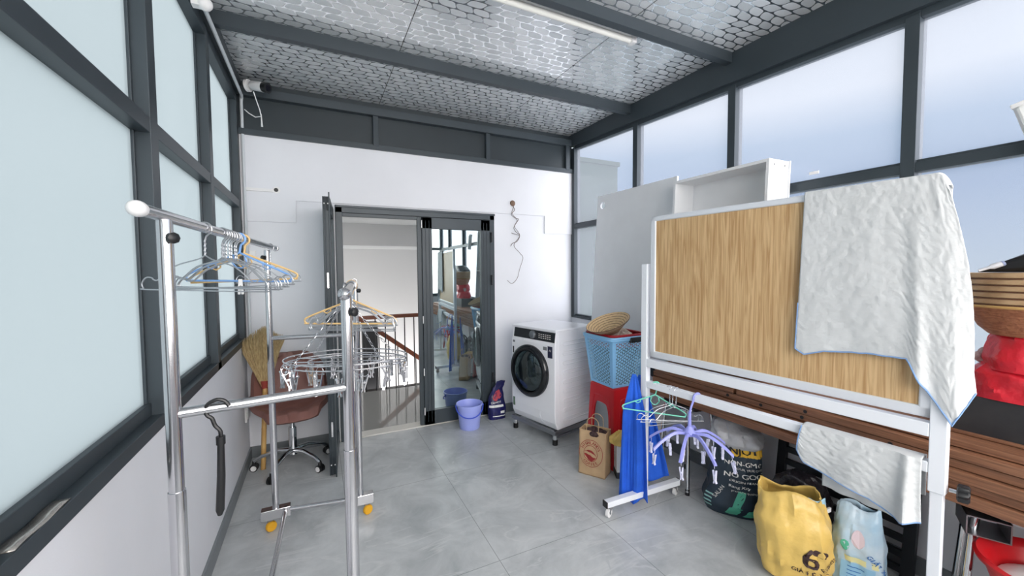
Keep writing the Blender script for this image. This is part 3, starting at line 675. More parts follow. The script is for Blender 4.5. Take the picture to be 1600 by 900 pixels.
# ================= BROOM, CHAIR =================
bx, by = -.405, 3.50
r = root('broom', (bx, by, 0), 0, 'upturned straw broom with bamboo handle leaning in the left corner', 'broom')
b = MB(); pz = [0, .01, .15, .155, .16, .30, .305, .31, .44, .445, .45, .58, .585, .59, .68]
b.tube([(bx-.0+.03*(z/.7), by+.05*z, z) for z in pz], [.017 if (i % 3) else .0185 for i in range(len(pz))], 12); b.build('handle', BAMB, r)
base = Vector((bx+.025, by+.034, .62)); rnd = random.Random(8); b = MB()
for k in range(420):
    u = rnd.uniform(-1, 1); v = rnd.uniform(-1, 1); wdt = .118*u; L_ = .47-.10*abs(u)-rnd.uniform(0, .04)
    p0 = base+Vector((u*.018, v*.012, rnd.uniform(0, .05)))
    p1 = base+Vector((wdt*.55, v*.028+.01, L_*.38)); p2 = base+Vector((wdt*.98-.01, v*.045+.03, L_*.78)); p3 = base+Vector((wdt*1.02+.02*u, v*.05+.045, L_))
    b.tube([p0, p1, p2, p3], [.004, .0045, .0035, .001], 4, cap=False)
b.build('bristles', STRAWM, r)
b = MB(); b.tube([base+Vector((0,0,-.01)), base+Vector((0,0,.05))], [.02, .03], 12); b.build('binding', mat('red_binding', (150, 60, 50), .6), r)
# chair
cx, cy = -.20, 3.45
r = root('swivel_chair', (cx, cy, 0), 0.10, 'brown quilted leatherette swivel chair with chrome base by the left wall', 'chair')
def shell_pt(u, v):
    # v: 0 front lip .. .5 crease .. 1 top of the backrest;  u: -1..1 across
    if v < .5:
        t = v/.5; y = -.23+.40*t; z = .465-.02*math.sin(t*PI)+.01*t; wd = .275*(1-.42*(1-t)**3)
        if t < .12: z -= .05*(1-t/.12)**2
    else:
        t = (v-.5)/.5; y = .17+.06*t+.03*math.sin(t*PI/2); z = .475+.37*t; wd = (.262-.02*t)*(1-.5*(max(0, t-.5)/.5)**3)
    x = wd*u
    lift = abs(u)**3*(.09 if v < .5 else .0)*min(1, v*2+.25); fwd = -abs(u)**2*(.10 if v > .5 else .06*max(0, v-.25)*4)
    return Vector((x, y+fwd, z+lift))
NU, NV = 24, 28
def sg(a, b_, off=0):
    u = a*2-1; p = shell_pt(u, b_)
    q = (u*3+b_*7); q2 = (u*3-b_*7); tuft = .011*(abs(math.sin(q*PI*.5))*abs(math.sin(q2*PI*.5)))
    du = shell_pt(u+.01, b_)-shell_pt(u-.01, b_); dv = shell_pt(u, min(1, b_+.01))-shell_pt(u, max(0, b_-.01)); n = du.cross(dv).normalized()
    return p+n*(off+(tuft if off > 0 else 0))
b = MB(); b.grid(lambda a, c: sg(a, c, .022), NU, NV)
o0 = len(b.v); b.grid(lambda a, c: sg(a, c, -.012), NU, NV)
W1 = NU+1
edge = [i for i in range(NU+1)]+[j*W1+NU for j in range(1, NV+1)]+[NV*W1+i for i in range(NU-1, -1, -1)]+[j*W1 for j in range(NV-1, 0, -1)]
for k in range(len(edge)):
    a_, c_ = edge[k], edge[(k+1) % len(edge)]; b.f.append((a_, c_, c_+o0, a_+o0)); b.sm.append(True)
b.build('seat_shell', LEATH, r, local=True)
MB().tube([(-.25,.13,.54), (0,.215,.56), (.25,.13,.54)], .004, 6).build('seam', LEATH, r, local=True)
MB().box((-.09,-.09,.405), (.09,.09,.43)).build('mount_plate', BLACKM, r, local=True)
b = MB(); b.tube([(0,0,.10), (0,0,.13), (0,0,.30), (0,0,.31)], [.035, .03, .028, .026], 20); b.tube([(0,0,.30), (0,0,.42)], .016, 16); b.build('gas_column', CHROME, r, local=True)
for k in range(5):
    a = .35+k*2*PI/5; ca, sa = math.cos(a), math.sin(a)
    MB().tube([(ca*.02, sa*.02, .13), (ca*.11, sa*.11, .135), (ca*.21, sa*.21, .105), (ca*.265, sa*.265, .072)], [.022, .018, .015, .013], 10).build('base_leg', CHROME, r, local=True)
    for s in (-1, 1):
        cw = Vector((ca*.265-sa*.014*s, sa*.265+ca*.014*s, .027)); ax_v = Vector((-sa, ca, 0))
        wb = MB(); wb.tube([cw-ax_v*.010, cw-ax_v*.008, cw+ax_v*.008, cw+ax_v*.010], [.020, .027, .027, .020], 18)
        wheel = wb.build('caster_wheel', BLACKP, r, local=True)
        MB().tube([cw+ax_v*s*.009, cw+ax_v*s*.012], [.021, .019], 16).build('rim', WHITEP, wheel, local=True)
    MB().tube([(ca*.265, sa*.265, .03), (ca*.265, sa*.265, .078)], [.016, .012], 10).build('caster_stem', BLACKP, r, local=True)

# ================= BUCKET, DETERGENT =================
r = root('bucket', (1.275, 3.545, 0), -.3, 'periwinkle blue plastic bucket standing at the glass door', 'bucket')
MB().lathe([(.0001, .004), (.088, .004), (.092, 0), (.095, .004), (.117, .215), (.124, .217), (.126, .236), (.121, .237), (.116, .222), (.09, .012), (.0001, .012)], n=40).build('body', PERI, r, local=True)
hp_ = [(.125*math.cos(a), -.0-.0*math.sin(a), 0) for a in (0, PI)]
b = MB(); b.tube(cat([(.128*math.cos(PI*k/10), -.126*math.sin(PI*k/10), .215-.085*math.sin(PI*k/10)) for k in range(11)], 3), .0055, 8); b.build('handle', DBLUEP, r, local=True)
for s in (-1, 1): MB().ball((s*.126, 0, .214), .011, 6).build('handle_pin', DBLUEP, r, local=True)

def sack(name_mat, parent, c, secs, amp=.012, ns=6, seed=0, n=56, m=28, top_open=True, expo=3.0, rz=0, name='body', solid=.003, rfold=0, close=False):
    """loft: secs = [(z, half width, half depth, offset x, offset y)], returns surface fn(theta, z) in world coords"""
    c = Vector(c)
    def surf(a, z, off=0):
        k = 0
        while k < len(secs)-2 and z > secs[k+1][0]: k += 1
        s0, s1 = secs[k], secs[k+1]; t = max(0, min(1, (z-s0[0])/max(1e-6, s1[0]-s0[0]))); t = t*t*(3-2*t)
        hw, hd, ox, oy = (s0[i]+(s1[i]-s0[i])*t for i in (1, 2, 3, 4))
        ca, sa = math.cos(a), math.sin(a); g = (abs(ca)**expo+abs(sa)**expo)**(-1/expo)
        p = Vector((ca*g*hw, sa*g*hd, 0))
        nv = Vector((math.cos(a)*ns*.5+seed*7.3, math.sin(a)*ns*.5, z*ns*1.6))
        f = noise.noise(nv)*1.0+noise.noise(nv*2.3)*.5+(abs(noise.noise(Vector((math.cos(a)*ns*1.5, math.sin(a)*ns*1.5, z*ns*.6+seed))))-.2)*1.0
        wv = min(1, z/.04)*.8+.2
        d = p.normalized() if p.length > 1e-6 else Vector((1,0,0))
        p = p+d*(f*amp*wv+off); p = Vector((p.x+ox, p.y+oy, z+ (rfold*math.sin(a*3+seed)*max(0, (z-secs[-1][0]*.7))/(secs[-1][0]*.3) if rfold else 0)))
        return c+Matrix.Rotation(rz, 3, 'Z') @ p
    z0, z1 = secs[0][0], secs[-1][0]
    b = MB(); vs = [surf(2*PI*i/n, z0+(z1-z0)*j/m) for j in range(m+1) for i in range(n)]
    fs = [(j*n+i, j*n+(i+1) % n, (j+1)*n+(i+1) % n, (j+1)*n+i) for j in range(m) for i in range(n)]
    fs.append(tuple(range(n-1, -1, -1)))
    if close:
        vs.append(c+Matrix.Rotation(rz, 3, 'Z') @ Vector((secs[-1][3], secs[-1][4], z1+.01)))
        fs += [(m*n+i, m*n+(i+1) % n, len(vs)-1) for i in range(n)]
    b.add(vs, fs, True); o = b.build(name, name_mat, parent, solid=(solid if not close else 0), recalc=close)
    return o, surf
# detergent pouch (front faces the camera)
r = root('detergent_pouch', (1.63, 3.66, 0), .0, 'navy blue detergent pouch with a red flower swirl, slumped beside the washing machine', 'detergent pouch')
_, sf = sack(NAVYB, r, (1.605, 3.65, 0), [(0, .088, .05, 0, 0), (.10, .092, .055, 0, 0), (.22, .075, .04, -.0, .01), (.29, .055, .015, .02, .02), (.33, .05, .008, .045, .02), (.365, .045, .006, .06, .02)], amp=.006, seed=2, close=True)
def dec(sf, a0, ravg, off=.003): return lambda u, v: sf(a0+u/ravg, v, off)
fn = dec(sf, -PI/2-.1, .07)
b = MB(); 
for k in range(6):
    cx_, cz_ = .0+.02*math.cos(k), .235+.022*math.sin(k*1.3)
    b.add([fn(cx_+.02*math.cos(t), cz_+.032*math.sin(t)) for t in [2*PI*j/12 for j in range(12)]], [tuple(range(12))])
b.build('flower_print', mat('flower_red', (190, 70, 84), .5), r)
b = MB(); decal_rect(b, fn, -.075, .125, .045, .147); decal_rect(b, fn, -.04, .03, .06, .04); decal_rect(b, fn, .02, .06, .05, .085); b.build('white_print', INKW, r)
b = MB(); decal_text(b, 'Downy', .03, dec(sf, -PI/2-.1, .07, .004), -.01, .165, .15); b.build('word_print', INKW, r)

# ================= WASHING MACHINE =================
fdir = Vector((1.74-1.60, 2.806-3.345, 0))
Wm, Dm, Hs, Hm = .56, .52, .125, .86
rz = math.atan2(fdir.y, fdir.x)          # local +X runs along the front from far to near corner
wl_ = Vector((1.640, 3.365, 0))
r = root('washing_machine', wl_, rz, 'white front-loading washing machine with black porthole on a steel stand', 'washing machine')
# local: x 0..Wm along the front, y 0..Dm into the machine, the front is y=0
def rbox(x0, x1, z0, z1, y0, y1, crn=.02):
    b = MB(); b.box((x0, y0, z0), (x1, y1, z1)); return b
zt = Hs+Hm
b = MB(); prof = [(.035, Hs), (.008, Hs+.06), (0, Hs+.14), (0, zt-.13), (.006, zt-.115), (.02, zt-.02), (.03, zt-.012), (Dm, zt-.012), (Dm, Hs)]
M = Matrix(((0,0,1,0),(1,0,0,0),(0,1,0,0),(0,0,0,1)))
b.prism(prof, 0, Wm, M); b.build('body', WHITEA, r, local=True, bevel=.008)
MB().box((-.002, .012, zt-.018), (Wm+.002, Dm, zt+.004)).build('lid', WHITEA, r, local=True, bevel=.006)
MB().prism([(.004, zt-.105), (.017, zt-.022), (.03, zt-.022), (.03, zt-.105)], .03, Wm-.012, M).build('control_panel', mat('dark_glossy_panel', (40, 43, 47), .25), r, local=True)
MP = Matrix.Translation((.285, .008, zt-.062)) @ Matrix.Rotation(PI/2-.15, 4, 'X')
MB().lathe([(.036, 0), (.035, .014), (.028, .02), (.0001, .02)], n=28, M=MP).build('dial', STEEL2, r, local=True)
b = MB()
for k in range(6):
    for j in (-1, 0, 1): b.box((.36+k*.026, .003, zt-.066+j*.016), (.36+k*.026+.014, .006+.0, zt-.062+j*.016))
b.build('display_marks', INKW, r, local=True)
b = MB(); b.grid(lambda a, c: Vector((.015+.16*a, .0035-.001, zt-.11-.03*(1-abs(2*a-1)**4)*c)), 16, 2); b.build('detergent_drawer', WHITEA, r, local=True, solid=.003)
PC = Vector((.255, 0, Hs+.47))
MD = Matrix.Translation(PC) @ Matrix.Rotation(PI/2, 4, 'X')
MB().lathe([(.232, -.01), (.236, .012), (.232, .030), (.218, .044), (.200, .048), (.188, .044), (.180, .02), (.188, .0)], n=56, M=MD).build('door_ring', mat('black_gloss_ring', (24, 26, 30), .15), r, local=True)
MB().lathe([(.182, .02), (.178, .036), (.15, .052), (.10, .060), (.0001, .063)], n=48, M=MD).build('door_glass', PORTGL, r, local=True)
MB().lathe([(.182, .004), (.15, .003), (.0001, .002)], n=40, M=MD).build('drum_opening', mat('drum_grey', (52, 56, 62), .35, .4), r, local=True)
MB().tube([PC+Vector((.135*math.cos(t), -.012, .135*math.sin(t))) for t in [2*PI*k/40 for k in range(40)]], .008, 8, closed=True).build('drum_rim', mat('drum_rim_grey', (96, 100, 106), .3, .6), r, local=True)
lc = MB()
for i, (dx, dz, s) in enumerate(((.02, .05, .05), (.06, .0, .045), (.02, -.02, .05), (.07, -.07, .04))): lc.ball(PC+Vector((dx, -.018, dz)), s, 7, sy=.35)
lc.build('laundry_inside', mat('washed_cloth_grey', (150, 158, 150), .9, c2=(70, 80, 80), vscale=16), r, local=True)
for x0, z0, x1, z1, m_ in ((.475, Hs+.62, .53, Hs+.72, mat('energy_label_navy', (34, 36, 66), .4)), (.42, Hs+.68, .465, Hs+.71, GREYCARD), (.022, Hs+.70, .05, Hs+.72, GREYCARD), (.02, Hs+.60, .036, Hs+.66, BLACKP), (.02, Hs+.10, .045, Hs+.18, mat('green_label', (96, 120, 100), .5))):
    MB().box((x0, -.0015, z0), (x1, .002, z1)).build('sticker', m_, r, local=True)
b = MB(); decal_text(b, 'AI', .028, lambda u, v: Vector((.503+u, -.002, Hs+.675+v)), 0, 0); b.build('sticker_word', INKW, r, local=True)
FC = Vector((.44, .0, Hs+.10)); b = MB()
b.tube([FC+Vector((.065*math.cos(t), .0015+max(0, (.14-(.10+.065*math.sin(t))))*.06, .065*math.sin(t))) for t in [2*PI*k/36 for k in range(36)]], .0016, 5, closed=True); b.build('filter_cover', WHITEA, r, local=True)
# side ribs of the cabinet
for k in range(9):
    z = Hs+.075+k*.083; b = MB(); x = Wm+.001; hh = .016; y0, y1 = .10, Dm-.02
    pts = [Vector((x, y1, z+hh)), Vector((x, y0+hh, z+hh))]+[Vector((x, y0+hh-hh*math.sin(t), z+hh*math.cos(t))) for t in [PI*j/8 for j in range(1, 8)]]+[Vector((x, y0+hh, z-hh)), Vector((x, y1, z-hh))]
    b.tube(pts, .0055, 6); b.build('side_rib', WHITEA, r, local=True)
MB().tube([(Wm+.001, .05, Hs+.01), (Wm+.001, .05, zt-.03)], .0015, 6).build('side_seam', WHITEA, r, local=True)
b = MB()
for p, q in (((.0,.01,Hs-.02),(Wm,.01,Hs-.02)), ((0,Dm-.02,Hs-.02),(Wm,Dm-.02,Hs-.02)), ((.01,.0,Hs-.02),(.01,Dm,Hs-.02)), ((Wm-.01,0,Hs-.02),(Wm-.01,Dm,Hs-.02))): b.bar(p, q, .03, .035)
b.bar((Wm-.01, .03, Hs-.06), (Wm-.01, Dm, Hs-.06), .012, .02)
b.build('stand_frame', STEEL2, r, local=True, bevel=.003)
for x in (.03, Wm-.02):
    for y in (.02, Dm-.03):
        MB().cyl((x, y, .04), (x, y, Hs-.03), .019, 16).build('stand_leg', CHROME, r, local=True); MB().cyl((x, y, 0), (x, y, .045), .023, 16).build('rubber_foot', RUBBER, r, local=True)

# ================= RED STOOL, BASKETS, BAG =================
r = root('red_stool', (2.09, 2.42, 0), 0, 'tall red plastic stool under the blue laundry basket', 'stool')
Hst = .605
def stool_leg_fn():
    pass
TB, BB = .14, .165
cx_, cy_ = 2.105, 2.435
MB().box((cx_-TB, cy_-TB, Hst-.02), (cx_+TB, cy_+TB, Hst)).build('top', REDP, r, bevel=.012)
def side_panel(axis, sgn):
    """one sloping side of the stool with an arched opening"""
    b = MB(); NX, NZ = 26, 30
    def P_(u, z):
        t = 1-z/(Hst-.01); half = TB+(BB-TB)*t
        a = u*half; o = sgn*half
        return Vector((cx_+(a if axis == 'x' else o), cy_+(o if axis == 'x' else a), z))
    inn = cat([Vector(p) for p in ((-.62,0,0), (-.62,0,.3), (-.62,0,.52), (-.56,0,.68), (-.42,0,.77), (-.2,0,.79), (.2,0,.79), (.42,0,.77), (.56,0,.68), (.62,0,.52), (.62,0,.3), (.62,0,0))], 4)
    out = []
    n = len(inn)
    for p in inn:
        if p.z < .5 : out.append((-1 if p.x < 0 else 1, p.z/.5*.5))
        else:
            a_ = math.atan2((p.z-.5)/.29, p.x/.62); c_, s_ = math.cos(a_), math.sin(a_); k_ = 1/max(abs(c_), abs(s_)); out.append((c_*k_, .5+.5*s_*k_))
    vs = [P_(p.x, p.z*(Hst-.01)) for p in inn]+[P_(u_, z_*(Hst-.01)) for u_, z_ in out]
    b.add(vs, [(k, k+1, n+k+1, n+k) for k in range(n-1)])
    b.build('side', REDP, r, solid=.006, recalc=False)
    # embossed arch outline
    e2 = [P_(-.74, .0+.05), P_(-.74, Hst*.6), P_(-.62, Hst*.80), P_(-.45, Hst*.86), P_(.45, Hst*.86), P_(.62, Hst*.80), P_(.74, Hst*.6), P_(.74, .05)]
    off = Vector((0, sgn*.003, 0)) if axis == 'x' else Vector((sgn*.003, 0, 0))
    MB().tube([p+off for p in cat(e2, 3)], .004, 6).build('rib', REDP, r)
for axx, sg_ in (('x', -1), ('x', 1), ('y', -1), ('y', 1)): side_panel(axx, sg_)
# blue basket on top (perforated)
def lattice_basket(name, label, m, c, z0, H_, tb, bb, rim, pat=True, inner=False):
    r = root(name, (c[0], c[1], z0), 0, label, 'laundry basket')
    def P_(axis, sgn, u, z):
        t = z/H_; half = bb+(tb-bb)*t; k = half*.92 if False else half
        a = u*half; o = sgn*half
        return Vector((c[0]+(a if axis == 'x' else o)*1.0, c[1]+(o if axis == 'x' else a)*1.0, z0+z))
    b = MB(); q = MB(); zl, zh = .05*H_, .9*H_
    for axis, sgn in (('x', -1), ('x', 1), ('y', -1), ('y', 1)):
        def Q(mb, u0, u1, za, zb): mb.add([P_(axis, sgn, u0, za), P_(axis, sgn, u1, za), P_(axis, sgn, u1, zb), P_(axis, sgn, u0, zb)], [(0,1,2,3)])
        Q(b, -1, -.8, 0, H_); Q(b, .8, 1, 0, H_); Q(b, -.8, .8, 0, zl); Q(b, -.8, .8, zh, H_); Q(q, -.8, .8, zl, zh)
    b.add([P_('x', -1, -1, .003), P_('x', -1, 1, .003), P_('x', 1, 1, .003), P_('x', 1, -1, .003)], [(0,1,2,3)])
    b.build('body', m, r, recalc=False, solid=.003); q.build('lattice_side', LATT, r, recalc=False)
    t2 = tb+rim; pts = []
    for sx_, sy_, a0 in ((1, 1, 0), (-1, 1, PI/2), (-1, -1, PI), (1, -1, 1.5*PI)):
        for q_ in range(5): a = a0+PI/2*q_/4; pts.append(Vector((c[0]+sx_*(t2-.035)+.035*math.cos(a), c[1]+sy_*(t2-.035)+.035*math.sin(a), z0+H_-.006)))
    b = MB()
    b.tube(pts, .010, 8, closed=True); b.tube([p+Vector((0,0,-.014)) for p in pts], .008, 8, closed=True)
    b.build('rim', m, r)
    return r, P_
bc = (cx_-.005, cy_+.01)
br_, BP = lattice_basket('laundry_basket', 'tall light blue perforated laundry basket on the red stool', LBLUE, bc, Hst+.002, .385, .172, .132, .010)
b = MB(); b.box((bc[0]-.02, bc[1]-.196, Hst+.345), (bc[0]+.09, bc[1]-.176, Hst+.385)); b.build('handle_grip', BLACKP, br_, bevel=.006)
r = root('red_basket', (bc[0], bc[1], Hst+.15), 0, 'dark red plastic basket nested inside the light blue laundry basket', 'laundry basket')
zz = Hst+.395; pts = []
for sx_, sy_, a0 in ((1, 1, 0), (-1, 1, PI/2), (-1, -1, PI), (1, -1, 1.5*PI)):
    for q_ in range(5): a = a0+PI/2*q_/4; pts.append((sx_*(.165-.04)+.04*math.cos(a), sy_*(.165-.04)+.04*math.sin(a)))
b = MB()
n = len(pts); prof2 = [(1.0, 0), (1.03, .006), (1.03, -.012), (.95, -.014), (.92, -.05), (.90, -.09)]
vs = [Vector((bc[0]+x*s, bc[1]+y*s, zz+dz)) for s, dz in prof2 for x, y in pts]
fs = [(j*n+i, j*n+(i+1) % n, (j+1)*n+(i+1) % n, (j+1)*n+i) for j in range(len(prof2)-1) for i in range(n)]+[tuple((len(prof2)-1)*n+i for i in range(n))]
b.add(vs, fs, False); b.build('body', DREDP, r, solid=.004, recalc=False)
MB().tube([Vector((bc[0]+x*1.02, bc[1]+y*1.02, zz+.004)) for x, y in pts], .008, 8, closed=True).build('rim', DREDP, r)
r = root('dark_basket_filler', (bc[0], bc[1], Hst+.01), 0, 'dark filler added inside the blue perforated basket to darken its holes', 'laundry')
sack(mat('dark_navy_filler', (30, 36, 52), .9, c2=(60, 66, 84), vscale=14), r, (bc[0], bc[1], Hst+.012), [(0, .115, .115, 0, 0), (.1, .125, .125, 0, 0), (.27, .142, .142, 0, 0)], amp=.006, seed=51, close=True, expo=5, name='pile')  # dark mass added behind the lattice so its holes look dark
# cloth in the basket
b = MB(); cc_ = Vector((bc[0]+.05, bc[1]-.02, zz-.02))
b.grid(lambda a, c: cc_+Vector(((a-.5)*.18, (c-.5)*.2, .045*max(0, 1-((a-.5)**2+(c-.5)**2)*4.5)+.012*math.sin(a*21+c*6)*(1-abs(2*a-1)))), 30, 20)
tag(b.build('folded_laundry', mat('patterned_white_cloth', (225, 218, 210), .9, c2=(150, 120, 110), vscale=40), solid=.004), 'crumpled off-white cloth lying in the red basket', 'laundry')
# straw winnowing hat/basket tilted on top
STRAW = None
def straw_rings():
    m, n, b = new_mat('coiled_straw'); b.inputs['Roughness'].default_value = .7
    tc = n.nodes.new('ShaderNodeTexCoord'); s = n.nodes.new('ShaderNodeSeparateXYZ'); n.links.new(tc.outputs['Object'], s.inputs[0])
    rad = math_node(n, 'SQRT', math_node(n, 'ADD', math_node(n, 'POWER', s.outputs['X'], 2), math_node(n, 'POWER', s.outputs['Y'], 2)))
    f = math_node(n, 'FRACT', math_node(n, 'MULTIPLY', math_node(n, 'ADD', rad, math_node(n, 'MULTIPLY', s.outputs['Z'], 1.0)), 34))
    k = math_node(n, 'LESS_THAN', f, .16)
    nz = n.nodes.new('ShaderNodeTexNoise'); nz.inputs['Scale'].default_value = 60; n.links.new(tc.outputs['Object'], nz.inputs[0])
    rr2 = n.nodes.new('ShaderNodeValToRGB'); rr2.color_ramp.elements[0].color = (*lin((184, 150, 108)), 1); rr2.color_ramp.elements[1].color = (*lin((228, 204, 166)), 1)
    n.links.new(nz.outputs['Fac'], rr2.inputs[0])
    mx = n.nodes.new('ShaderNodeMixRGB'); mx.inputs[2].default_value = (*lin((74, 48, 34)), 1); n.links.new(k, mx.inputs[0]); n.links.new(rr2.outputs[0], mx.inputs[1]); n.links.new(mx.outputs[0], b.inputs['Base Color'])
    bp = n.nodes.new('ShaderNodeBump'); bp.inputs['Strength'].default_value = .5; bp.inputs['Distance'].default_value = .003; n.links.new(f, bp.inputs['Height']); n.links.new(bp.outputs[0], b.inputs['Normal'])
    return m
STRAW = straw_rings()
MH = Matrix.Translation((bc[0]-.065, bc[1]-.03, zz+.012)) @ Matrix.Rotation(math.radians(-24), 4, (.35, 1, 0)) @ Matrix.Rotation(math.radians(8), 4, 'X')
r = root('straw_basket', (0,0,0), 0, 'conical coiled straw basket tilted on top of the laundry baskets', 'basket', M=MH)
MB().lathe([(.0001, -.002), (.05, .0), (.07, .006), (.165, .085), (.17, .086), (.168, .092), (.155, .083), (.065, .012), (.0001, .004)], n=48).build('bowl', STRAW, r, local=True)
MB().tube([(.169*math.cos(t), .169*math.sin(t), .089) for t in [2*PI*k/48 for k in range(48)]], .003, 6, closed=True).build('rim', mat('dark_rattan', (90, 62, 44), .6), r, local=True)
# paper bag
p0, p1, p2 = Vector((1.70, 2.375, 0)), Vector((1.805, 2.205, 0)), Vector((1.925, 2.265, 0))
ex_ = (p1-p0); wpx = ex_.length; exn = ex_.normalized(); eyn = Vector((-exn.y, exn.x, 0)); dp = .125
r = root('paper_bag', p0.lerp(p1, .5)+eyn*.06, 0, 'brown kraft paper bag with red round coffee logo standing in front of the red stool', 'paper bag')
HB = .325
def bagp(u, v, z, off=0):   # u across the front 0..1, v depth 0..1
    s = 1+.02*noise.noise(Vector((u*3, v*3, z*9))); lean = .02*z/HB
    bul = .010*math.sin(PI*min(1, max(0, u)))*math.sin(PI*min(1, z/HB))*(1 if v < .5 else -1)
    wr = .006*noise.noise(Vector((u*6+3, v*5, z*22)))+.004*noise.noise(Vector((u*14, v*9, z*40)))
    return p0+exn*(wpx*(.5+(u-.5)*s))+eyn*(dp*v*(1-.12*z/HB)+lean-bul+wr-off)+Vector((0,0,z))
b = MB()
for a_, c_ in (((0,0),(1,0)), ((1,0),(1,1)), ((1,1),(0,1)), ((0,1),(0,0))):
    b.grid(lambda s, t, a_=a_, c_=c_: bagp(a_[0]+(c_[0]-a_[0])*s, a_[1]+(c_[1]-a_[1])*s, HB*t), 14, 24)
b.add([bagp(0,0,0), bagp(1,0,0), bagp(1,1,0), bagp(0,1,0)], [(3,2,1,0)])
ob = b.build('body', KRAFT, r, recalc=False); bm = bmesh.new(); bm.from_mesh(ob.data); bmesh.ops.remove_doubles(bm, verts=bm.verts, dist=.0005); bm.to_mesh(ob.data); bm.free(); k = ob.modifiers.new('s', 'SOLIDIFY'); k.thickness = .0015; k.offset = 0
for v in (.04, .96):
    pts = [bagp(.28, v, HB-.04, .003), bagp(.28, v, HB+.05, .003), bagp(.34, v, HB+.082, .003), bagp(.5, v, HB+.095, .003), bagp(.66, v, HB+.082, .003), bagp(.72, v, HB+.05, .003), bagp(.72, v, HB-.04, .003)]
    MB().tube(cat(pts, 5), .0028, 6).build('handle', KRAFT, r)
fnb = lambda u, v: bagp(.47+u/wpx, 0, .165+v, .0035)
b = MB(); LR = .098; kk = 72
def ringband(b, r0, r1, a0=0, a1=2*PI, n=72, sxx=.92):
    vs = []; 
    for i in range(n+1):
        a = a0+(a1-a0)*i/n; vs += [fnb(r0*sxx*math.cos(a), r0*math.sin(a)), fnb(r1*sxx*math.cos(a), r1*math.sin(a))]
    b.add(vs, [(2*i, 2*i+1, 2*i+3, 2*i+2) for i in range(n)])
ringband(b, LR, LR-.0035); ringband(b, .058, .0545)
for i in range(2):
    pass
def poly2(b, pts): b.add([fnb(x, y) for x, y in pts], [tuple(range(len(pts)))])
N_ = 24
up_ = [(-.045+.09*i/N_, .018*math.sin(PI*i/N_)*1.6+.008-.022*i/N_) for i in range(N_+1)]; dn_ = [(-.045+.09*i/N_, .006-.020*math.sin(PI*i/N_*.9)*-.2-.03*(i/N_)**1.5+.008) for i in range(N_+1)]
for i in range(N_): poly2(b, [up_[i], up_[i+1], dn_[i+1], dn_[i]])
up2 = [(-.046+.092*i/N_, -.004-.022*(i/N_)+.004*math.sin(PI*2*i/N_)) for i in range(N_+1)]; dn2 = [(-.046+.092*i/N_, -.008-.04*math.sin(PI*i/N_)-.012*(i/N_)) for i in range(N_+1)]
for i in range(N_): poly2(b, [up2[i], up2[i+1], dn2[i+1], dn2[i]])
def ringtext(b, txt, rad, a_mid, step, size, inward=False, sxx=.92):
    n = len(txt)
    for i, ch in enumerate(txt):
        a = a_mid+(i-(n-1)/2)*step*(-1 if not inward else 1); rt_ = a-PI/2 if not inward else a+PI/2
        rr2 = rad
        vs, fs = text_faces(ch, size)
        for bo in (0, .0012):
            b.add([fnb((rr2*math.cos(a)+(v.x+bo)*math.cos(rt_)-v.y*math.sin(rt_))*sxx, rr2*math.sin(a)+(v.x+bo)*math.sin(rt_)+v.y*math.cos(rt_)) for v in vs], fs)
ringtext(b, 'HIGHLANDS', .067, PI/2, .27, .03); ringtext(b, 'COFFEE', .087, -PI/2, .27, .03, True)
b.build('logo', KRAFTR, r, recalc=False)
b = MB(); cB = bagp(.5, .5, HB-.025)
for i in range(7): b.ball(cB+Vector((rnd.uniform(-.05,.05), rnd.uniform(-.06,.06), rnd.uniform(-.005,.012))), .032, 6, sz=.6)
b.build('contents', mat('dark_red_cloth', (44, 30, 34), .8, c2=(84, 60, 58), vscale=50), r)

# ================= LEANING WHITE PANELS =================
# large white panel with a cable hole
def lean(z): return 2.362+.063*z
tl, tr_ = ax(933, 308, lean(2.2)), ax(1058, 278, lean(2.2))
b = MB(); ty = tl.y-.01; ty2 = tr_.y; zt_ = 2.21; hy, hz = None, None
hh_ = ax(942, 321, lean(2.15)); th = .018
# panel with a round hole: ring of quads around the hole filled out to the rectangle
cy0, cz0, hr = hh_.y, hh_.z, .034; N_ = 32; outer = []; inner = []
for k in range(N_):
    a = 2*PI*k/N_; inner.append((cy0+hr*math.cos(a), cz0+hr*math.sin(a)))
    dx, dz = math.cos(a), math.sin(a); ts = []
    if dx > 1e-6: ts.append((ty-cy0)/dx)
    if dx < -1e-6: ts.append((ty-.30-cy0)/dx)
    if dz > 1e-6: ts.append((zt_-cz0)/dz)
    if dz < -1e-6: ts.append((zt_-.30-cz0)/dz)
    t = min(ts); outer.append((cy0+dx*t, cz0+dz*t))
for corner in ((ty, zt_), (ty-.30, zt_), (ty-.30, zt_-.30), (ty, zt_-.30)):
    k = min(range(N_), key=lambda i: (outer[i][0]-corner[0])**2+(outer[i][1]-corner[1])**2); outer[k] = corner
for s in (0, th):
    f = lambda p: Vector((lean(p[1])+s, p[0], p[1]))
    b.add([f(p) for p in inner+outer], [(i, (i+1) % N_, N_+(i+1) % N_, N_+i) for i in range(N_)])
b.add([Vector((lean(p[1])+s, p[0], p[1])) for s in (0, th) for p in inner], [(i, (i+1) % N_, N_+(i+1) % N_, N_+i) for i in range(N_)])
def slab(b, y0, y1, z0, z1, x_=lean, t=th, o=0): b.add([(x_(z0)+o,y0,z0),(x_(z0)+o+t,y0,z0),(x_(z0)+o+t,y1,z0),(x_(z0)+o,y1,z0),(x_(z1)+o,y0,z1),(x_(z1)+o+t,y0,z1),(x_(z1)+o+t,y1,z1),(x_(z1)+o,y1,z1)], [(3,2,1,0),(4,5,6,7),(0,1,5,4),(1,2,6,5),(2,3,7,6),(3,0,4,7)])
slab(b, ty2, ty-.30, zt_-.30, zt_); slab(b, ty2, ty, .0, zt_-.30)
